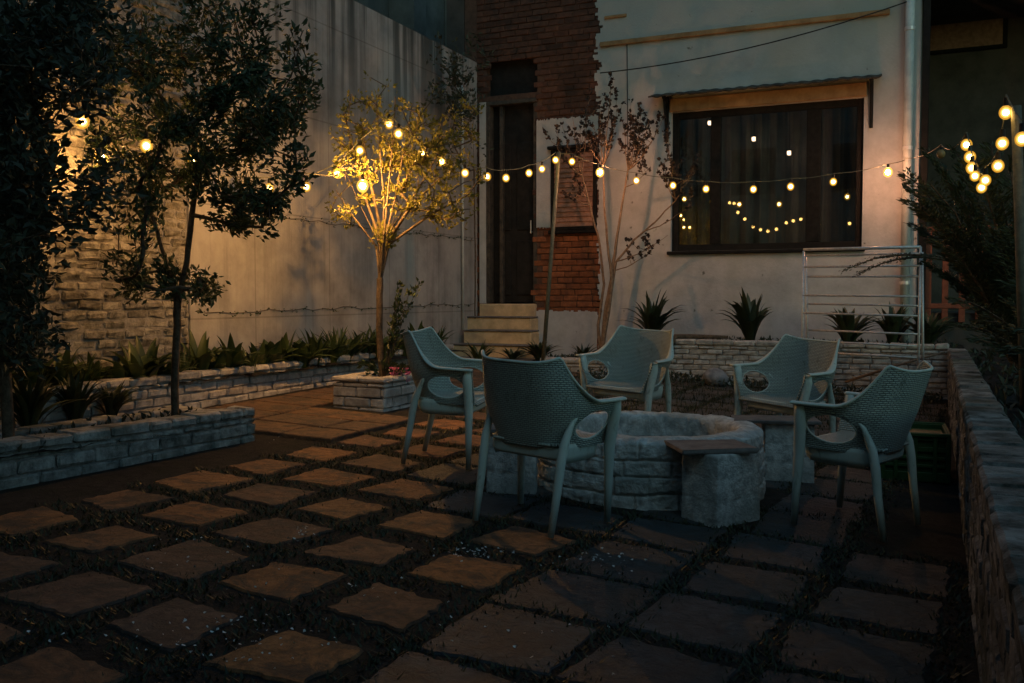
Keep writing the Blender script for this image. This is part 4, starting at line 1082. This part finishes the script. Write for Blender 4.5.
tp = [atY(px, py, 10.2) for px, py in ((842, 272), (856, 275), (868, 270), (885, 268))]
feathery('overhanging_sprig', (.25, 10.3, 1.55), tp[:2], 'single dark feathery sprig reaching left across the drying rack', 34, (.03, .05))
# creeper above the wall corner
tips = [atX(px, py, XL + .12 + random.uniform(0, .25)) for px, py in [(random.gauss(458, 16), random.gauss(95, 26)) for k in range(70)]]
tips = [t for t in tips if 9.5 < t.y < 12.3]
bc = Vector((XL + .12, 12.1, .55))
tree('corner_climber', tuple(bc), [curve(bc, (XL + .1, 12.15, 2.0), (XL + .1, 12.1, 3.4), n=8)], tips, (M['trunk'], M['leaf_black']), 'dark climbing plant in the corner beside the door transom', .003, .02, (.05, .08), .5, 7, 2)

# strappy clumps
def clump_mesh(n_, h, w, spread, droop=.35):
    m_ = MB()
    for k in range(n_):
        a = random.uniform(0, 2 * PI); d = Vector((math.cos(a), math.sin(a), 0)); s = Vector((-d.y, d.x, 0)); H = h * random.uniform(.6, 1.05); sp = spread * random.uniform(.2, 1.1); ns_ = 6; vs = []
        off = d * random.uniform(0, .05)
        for j in range(ns_ + 1):
            f = j / ns_; ww = w * (.55 + .9 * f if f < .5 else 1.0 * (1 - (f - .5) * 2) ** .8 + .02) * .5
            p = off + d * sp * f ** 1.6 + Vector((0, 0, H * (f - droop * f ** 3 * sp / max(spread, .01))))
            tw = s * math.cos(.5 * f) + Vector((0, 0, 1)) * math.sin(.5 * f) * .3
            vs += [p - tw * ww - d * ww * .2, p + Vector((0, 0, -ww * .25)), p + tw * ww - d * ww * .2]
        m_.add(vs, [(3 * j + c, 3 * j + c + 1, 3 * j + c + 4, 3 * j + c + 3) for j in range(ns_) for c in (0, 1)])
    return m_
prot = []
for k in range(3): o = clump_mesh((18, 26, 14)[k], (.34, .36, .28)[k], (.06, .026, .085)[k], (.22, .18, .22)[k], (.5, .3, .6)[k]).build('strappy_plant', M['strap'], smooth=True); prot.append(o)
used = 0; y_ = 2.6
while y_ < 11.0:
    src = prot[used % 3 if used < 3 else random.randrange(3)]; o = src if used < 3 else src.copy()
    if used >= 3: col.objects.link(o)
    tag(o, 'strappy green plant in the row along the foot of the boundary wall', 'plant', 'strappy plants along the boundary wall')
    o.location = (-5.92 + random.uniform(-.07, .08), y_, .53); o.rotation_euler = (0, 0, random.uniform(0, 6)); s_ = random.uniform(1.0, 1.6); o.scale = (s_, s_, s_ * random.uniform(.8, 1.05))
    used += 1; y_ += random.uniform(.13, .24)
def spiky(px, py, Y, h, w, sp, n_, label, mat='strap_dark', nm='spiky_plant', z=None, cat='plant'):
    o = clump_mesh(int(n_ * 1.7), h * 1.5, w * 1.5, sp * 1.5, .42).build(nm, M[mat], smooth=True); q = atY(px, py, Y); o.location = (q.x, Y, z if z is not None else q.z); return tag(o, label, cat)
spiky(652, 330, 11.8, .52, .06, .30, 26, 'broad-leaved dark plant right of the bare tree trunk', z=.67)
spiky(750, 338, 11.75, .52, .07, .28, 22, 'spiky dark plant under the middle of the window', z=.67)
spiky(848, 340, 11.7, .42, .06, .26, 20, 'spiky dark plant behind the left half of the drying rack', z=.67)
spiky(893, 342, 11.75, .42, .06, .22, 22, 'dark leafy plant behind the right half of the drying rack', z=.67)
spiky(927, 350, 11.8, .35, .05, .3, 22, 'dark clump at the right end of the back bed', z=.67)
spiky(540, 358, 11.3, .22, .04, .24, 20, 'low spiky plant at the foot of the light pole', z=.42)
spiky(478, 362, 10.6, .30, .035, .18, 20, 'small leafy plant at the left foot of the door steps', z=.36, mat='strap')
spiky(512, 366, 11.3, .15, .035, .2, 16, 'small dark plant in front of the bottom step', z=.42)
spiky(583, 348, 11.4, .2, .03, .18, 16, 'small plant at the foot of the bare tree', z=.42)
spiky(75, 400, 4.9, .30, .03, .2, 30, 'dark grassy clump behind the raised bed wall at left', z=.36)
spiky(30, 410, 4.4, .34, .03, .24, 30, 'dark grassy clump at the left edge under the black tree', z=.36)
spiky(110, 395, 5.2, .2, .025, .18, 26, 'small grassy tuft between the raised bed and the path', z=.36)
# trailing creeper on formwork joints of the concrete wall
def creeper(pa, pb_, label, n_=150):
    m_ = MB(); a, b = atX(*pa, XL + .01), atX(*pb_, XL + .01)
    pts = [a.lerp(b, k / 30) + Vector((0, random.uniform(-.01, .01), random.uniform(-.02, .02))) for k in range(31)]
    m_.tube(pts, .0035, 4, False); o = m_.build('wall_creeper', M['trunk'], loc=tuple(a)); tag(o, label, 'creeper')
    lf = MB()
    for k in range(n_):
        p = pts[int(random.random() ** 1.0 * 30)] + Vector((.01, random.uniform(-.06, .06), random.uniform(-.025, .02))); leaf(lf, p, Vector((.5, random.uniform(-1, 1), random.uniform(-.6, .6))), random.uniform(.02, .038), .018)
    c = lf.build('leaves', M['leaf_dark'], o, loc=tuple(a)); c.location = (0, 0, 0)
creeper((205, 313), (474, 304), 'thin creeper along the lower horizontal joint of the concrete wall')
creeper((262, 215), (474, 240), 'thin creeper along the upper horizontal joint of the concrete wall', 120)
# ground cover tufts over the right garden and back bed
gc = MB()
for k in range(2600):
    x = random.uniform(.28, 2.6); yy = random.uniform(1.5, 12.0); l = random.uniform(.04, .1); leaf(gc, Vector((x, yy, .6 + random.uniform(0, .07))), rv() + Vector((0, 0, .6)), l, l * .45)
for k in range(700):
    x = random.uniform(xr0, .2); yy = random.uniform(11.4, 12.35); l = random.uniform(.03, .07); leaf(gc, Vector((x, yy, .67 + random.uniform(0, .05))), rv() + Vector((0, 0, .6)), l, l * .45)
for k in range(500):
    x = random.uniform(-5.1, -4.5); yy = random.uniform(2.7, 5.3); l = random.uniform(.03, .07); leaf(gc, Vector((x, yy, .38 + random.uniform(0, .05))), rv() + Vector((0, 0, .6)), l, l * .45)
for k in range(500):
    x = random.uniform(-4.7, xr0); yy = random.uniform(11.2, 12.3); l = random.uniform(.03, .07); leaf(gc, Vector((x, yy, .41 + random.uniform(0, .05))), rv() + Vector((0, 0, .6)), l, l * .45)
for k in range(1500):
    x = random.uniform(-4.0, .05); yy = 11.12 - abs(random.gauss(0, .25)); l = random.uniform(.03, .08); leaf(gc, Vector((x, yy, gz(x, yy) + random.uniform(0, .09))), rv() + Vector((0, 0, .6)), l, l * .4)
tag(gc.build('ground_cover', M['leaf_black']), 'low dark ground cover in the beds', 'ground cover', kind='stuff')

# ------------------------------------------------------------------ poles and string lights
pa = atY(543, 349, 11.0); pa.z = gz(pa.x, 11.0) + .1; pt_ = atY(559, 152, 11.0)
po_ = tubething('light_pole', [pa, pt_], [.028, .022], M['greenpole'], 'slim leaning pole by the steps holding up the string lights', 'pole')
pr0 = atY(1024, 300, 5.9); pr1 = atY(1016, 106, 5.9); pr0.z = .55; pr0.x = pr1.x + .09
tubething('garden_pole', [pr0, pr1], [.03, .026], M['greenpole'], 'pale pole beyond the right wall carrying bright bulbs', 'pole')

def bulb(root, base, p, kind='core', r=.042):
    sh = {'core': 'shell', 'core_strong': 'shell_strong', 'core_wall': 'shell_strong', 'core_brick': 'shell_strong', None: 'shell_off'}[kind]
    if kind in ('core_strong', 'core_wall', 'core_brick'): r = .052
    if p.x > .2 and p.y < 9: r = .035
    m_ = MB(); m_.sphere((0, 0, 0), r, 14, 10, (1, 1, 1.12)); o = m_.build('bulb', M[sh], root, smooth=True); o.location = p - base
    if kind:
        m_ = MB(); m_.sphere((0, 0, 0), r * .50, 10, 8); c = m_.build('filament', M[kind], o, smooth=True)
        m_ = MB(); m_.sphere((0, 0, 0), r * .76, 12, 8, (1, 1, 1.08)); c = m_.build('frosted_liner', M['halo'], o, smooth=True)
    m_ = MB(); m_.tube([(0, 0, r * 1.0), (0, 0, r * 1.0 + .045)], [.016, .014], 8); m_.build('socket', M['rubber'], o)
def string(name, pts, label, wire=None):
    base = atY(*pts[0][:3]); root = empty(name, tuple(base), label, 'string lights')
    ws = []
    for q in pts:
        p = atY(*q[:3]); kind = q[3] if len(q) > 3 else 'core'
        if kind != 'wire': bulb(root, base, p, kind)
        ws.append(p + Vector((0, 0, .095 if kind != 'wire' else 0)))
    m_ = MB(); path = []
    for a, b in zip(ws, ws[1:]):
        for k in range(6): path.append(a.lerp(b, k / 6) - Vector((0, 0, .10 * (b - a).length * 4 * (k / 6) * (1 - k / 6) * .35)))
    path.append(ws[-1]); m_.tube(path, .0045, 5); o = m_.build('cable', M['greenpole'], root, loc=tuple(base)); o.location = (0, 0, 0)
S_ = 'core_strong'
string('string_lights', [(45, 148, 3.9, None), (82.5, 121.5, 4.35), (146.4, 146, 4.75), (193.5, 158.7, 5.2), (262, 164, 6.6, 'wire'), (345, 176, 7.2, 'wire')], 'string of warm bulbs threaded through the dark left trees')
string('string_lights', [(101, 158, 5.25, 'core_brick'), (150, 163, 6.0, 'wire'), (269.5, 188, 7.0), (306.4, 187, 7.15), (337, 173, 7.2), (359.8, 150.7, 7.25), (389, 124, 7.3), (398.5, 133.8, 7.35), (422, 153.5, 7.5), (441.7, 161.6, 7.9), (465, 173, 8.8), (487.3, 176.7, 9.3), (506, 178, 9.8), (529, 173, 10.3), (542, 169, 10.6), (555.6, 160, 10.85)], 'string of warm bulbs looping through the lit tree to the leaning pole')
string('string_lights', [(389, 118, 7.3, 'wire'), (362.6, 186, 7.1, S_)], 'single very bright bulb hanging in the lit tree')
string('string_lights', [(559, 153, 11.0, 'wire'), (572, 161.6, 11.0), (600, 172.5, 11.15, 'core_wall'), (636.4, 180.6, 11.3), (673, 185.5, 11.4), (706, 189, 11.45), (753.4, 189.3, 11.5), (790.6, 186.6, 11.55), (833.3, 181.8, 11.6), (888, 172.3, 11.75, 'core_wall'), (905, 160, 11.9, 'wire')], 'string of warm bulbs swagged across the front of the window')
string('string_lights', [(905, 158, 11.9, 'wire'), (941, 154, 10.6, None), (966.5, 144.8, 8.2), (970, 157, 8.0), (972, 168, 7.8), (975, 176, 7.6), (981.6, 187.6, 7.4), (985.4, 180.3, 7.0), (998, 166, 6.4), (1002.3, 143.4, 6.2), (1005.8, 112.5, 5.9), (1022, 139, 5.6)], 'cluster of bright bulbs hanging in the feathery shrub by the right pole')
M['core_far'] = emis('far_filament', (1, .56, .14), 9)
gar = []
for (px, py) in ((728.4, 202.4), (733, 203), (736.8, 212), (743.7, 218.5), (752, 226.3), (759.6, 229.3), (766.8, 230.7), (775.4, 228.8), (785.4, 222.4), (792.4, 220.4), (800, 218.8), (817.7, 224), (849, 223)):
    q = atY(px, py, 2 * YH + 4.3); gar.append(Vector((q.x, -4.3, q.z)))
root = empty('string_lights', tuple(gar[0]), 'small sagging string of bulbs across the yard behind the photographer, mirrored in the window panes', 'string lights')
for p in gar:
    m_ = MB(); m_.sphere((0, 0, 0), .045, 12, 8); o = m_.build('bulb', M['core_far'], root, smooth=True); o.location = p - gar[0]
    m_ = MB(); m_.tube([(0, 0, .04), (0, 0, .09)], [.016, .014], 8); m_.build('socket', M['rubber'], o)
m_ = MB(); m_.tube([p + Vector((0, 0, .09)) for p in gar], .005, 5); o = m_.build('cable', M['rubber'], root, loc=tuple(gar[0])); o.location = (0, 0, 0)
for (px, py) in ((710, 123), (754, 139), (789.3, 153)):
    p = atY(px, py, YH + .36); root = empty('pendant_lamp', tuple(p), {710: 'highest of the three small square lamps behind the window glass', 754: 'middle one of the three small square lamps behind the window glass', 789.3: 'lowest of the three small square lamps behind the window glass'}[px], 'lamp', 'pendant lamps inside the window')
    m_ = MB(); m_.cbox((-.026, -.024, -.026), (.026, .024, .026), .006); m_.build('lamp_shade', M['core_pendant'], root)
    m_ = MB()
    for x_ in (-.03, .03):
        for y_ in (-.028, .028): m_.box((x_ - .004, y_ - .004, -.034), (x_ + .004, y_ + .004, .034))
    m_.cbox((-.034, -.032, .032), (.034, .032, .044), .004); m_.tube([(0, 0, .05), (0, 0, wz1 + .49 - p.z)], .003, 4); m_.build('lamp_frame', M['darkframe'], root)

# ------------------------------------------------------------------ light, world, camera
w = bpy.data.worlds.new('World'); scn.world = w; w.use_nodes = True; nt = w.node_tree; bg = nt.nodes['Background']
sky = nt.nodes.new('ShaderNodeTexSky'); sky.sky_type = 'NISHITA'; sky.sun_disc = False; sky.sun_elevation = math.radians(12); sky.sun_rotation = math.radians(150)
mx = nt.nodes.new('ShaderNodeMix'); mx.data_type = 'RGBA'; mx.blend_type = 'MULTIPLY'; mx.inputs[0].default_value = 1; mx.inputs[7].default_value = (.54, .90, .97, 1)
nt.links.new(sky.outputs[0], mx.inputs[6]); nt.links.new(mx.outputs[2], bg.inputs[0]); bg.inputs[1].default_value = .095
sd = bpy.data.lights.new('moonlight', 'SUN'); sd.energy = .16; sd.angle = math.radians(25); sd.color = (.62, .95, 1.0)
so = bpy.data.objects.new('moonlight', sd); col.objects.link(so); so.rotation_euler = (math.radians(40), 0, math.radians(28))
cd = bpy.data.cameras.new('camera'); cd.sensor_width = 36; cd.lens = F_PX * 36 / 1024; cd.clip_end = 500; cd.clip_start = .05
co = bpy.data.objects.new('camera', cd); col.objects.link(co); co.location = EYE
co.rotation_euler = Matrix((RT, UP, -FW)).transposed().to_euler(); scn.camera = co
scn.view_settings.view_transform = 'Standard'; scn.view_settings.look = 'None'; scn.view_settings.exposure = 0; scn.view_settings.gamma = 1
scn.render.engine = 'CYCLES'; cy = scn.cycles
cy.use_denoising = True; cy.max_bounces = 6; cy.transparent_max_bounces = 12; cy.sample_clamp_indirect = 2.0; cy.caustics_reflective = False; cy.caustics_refractive = False
cy.use_light_tree = True
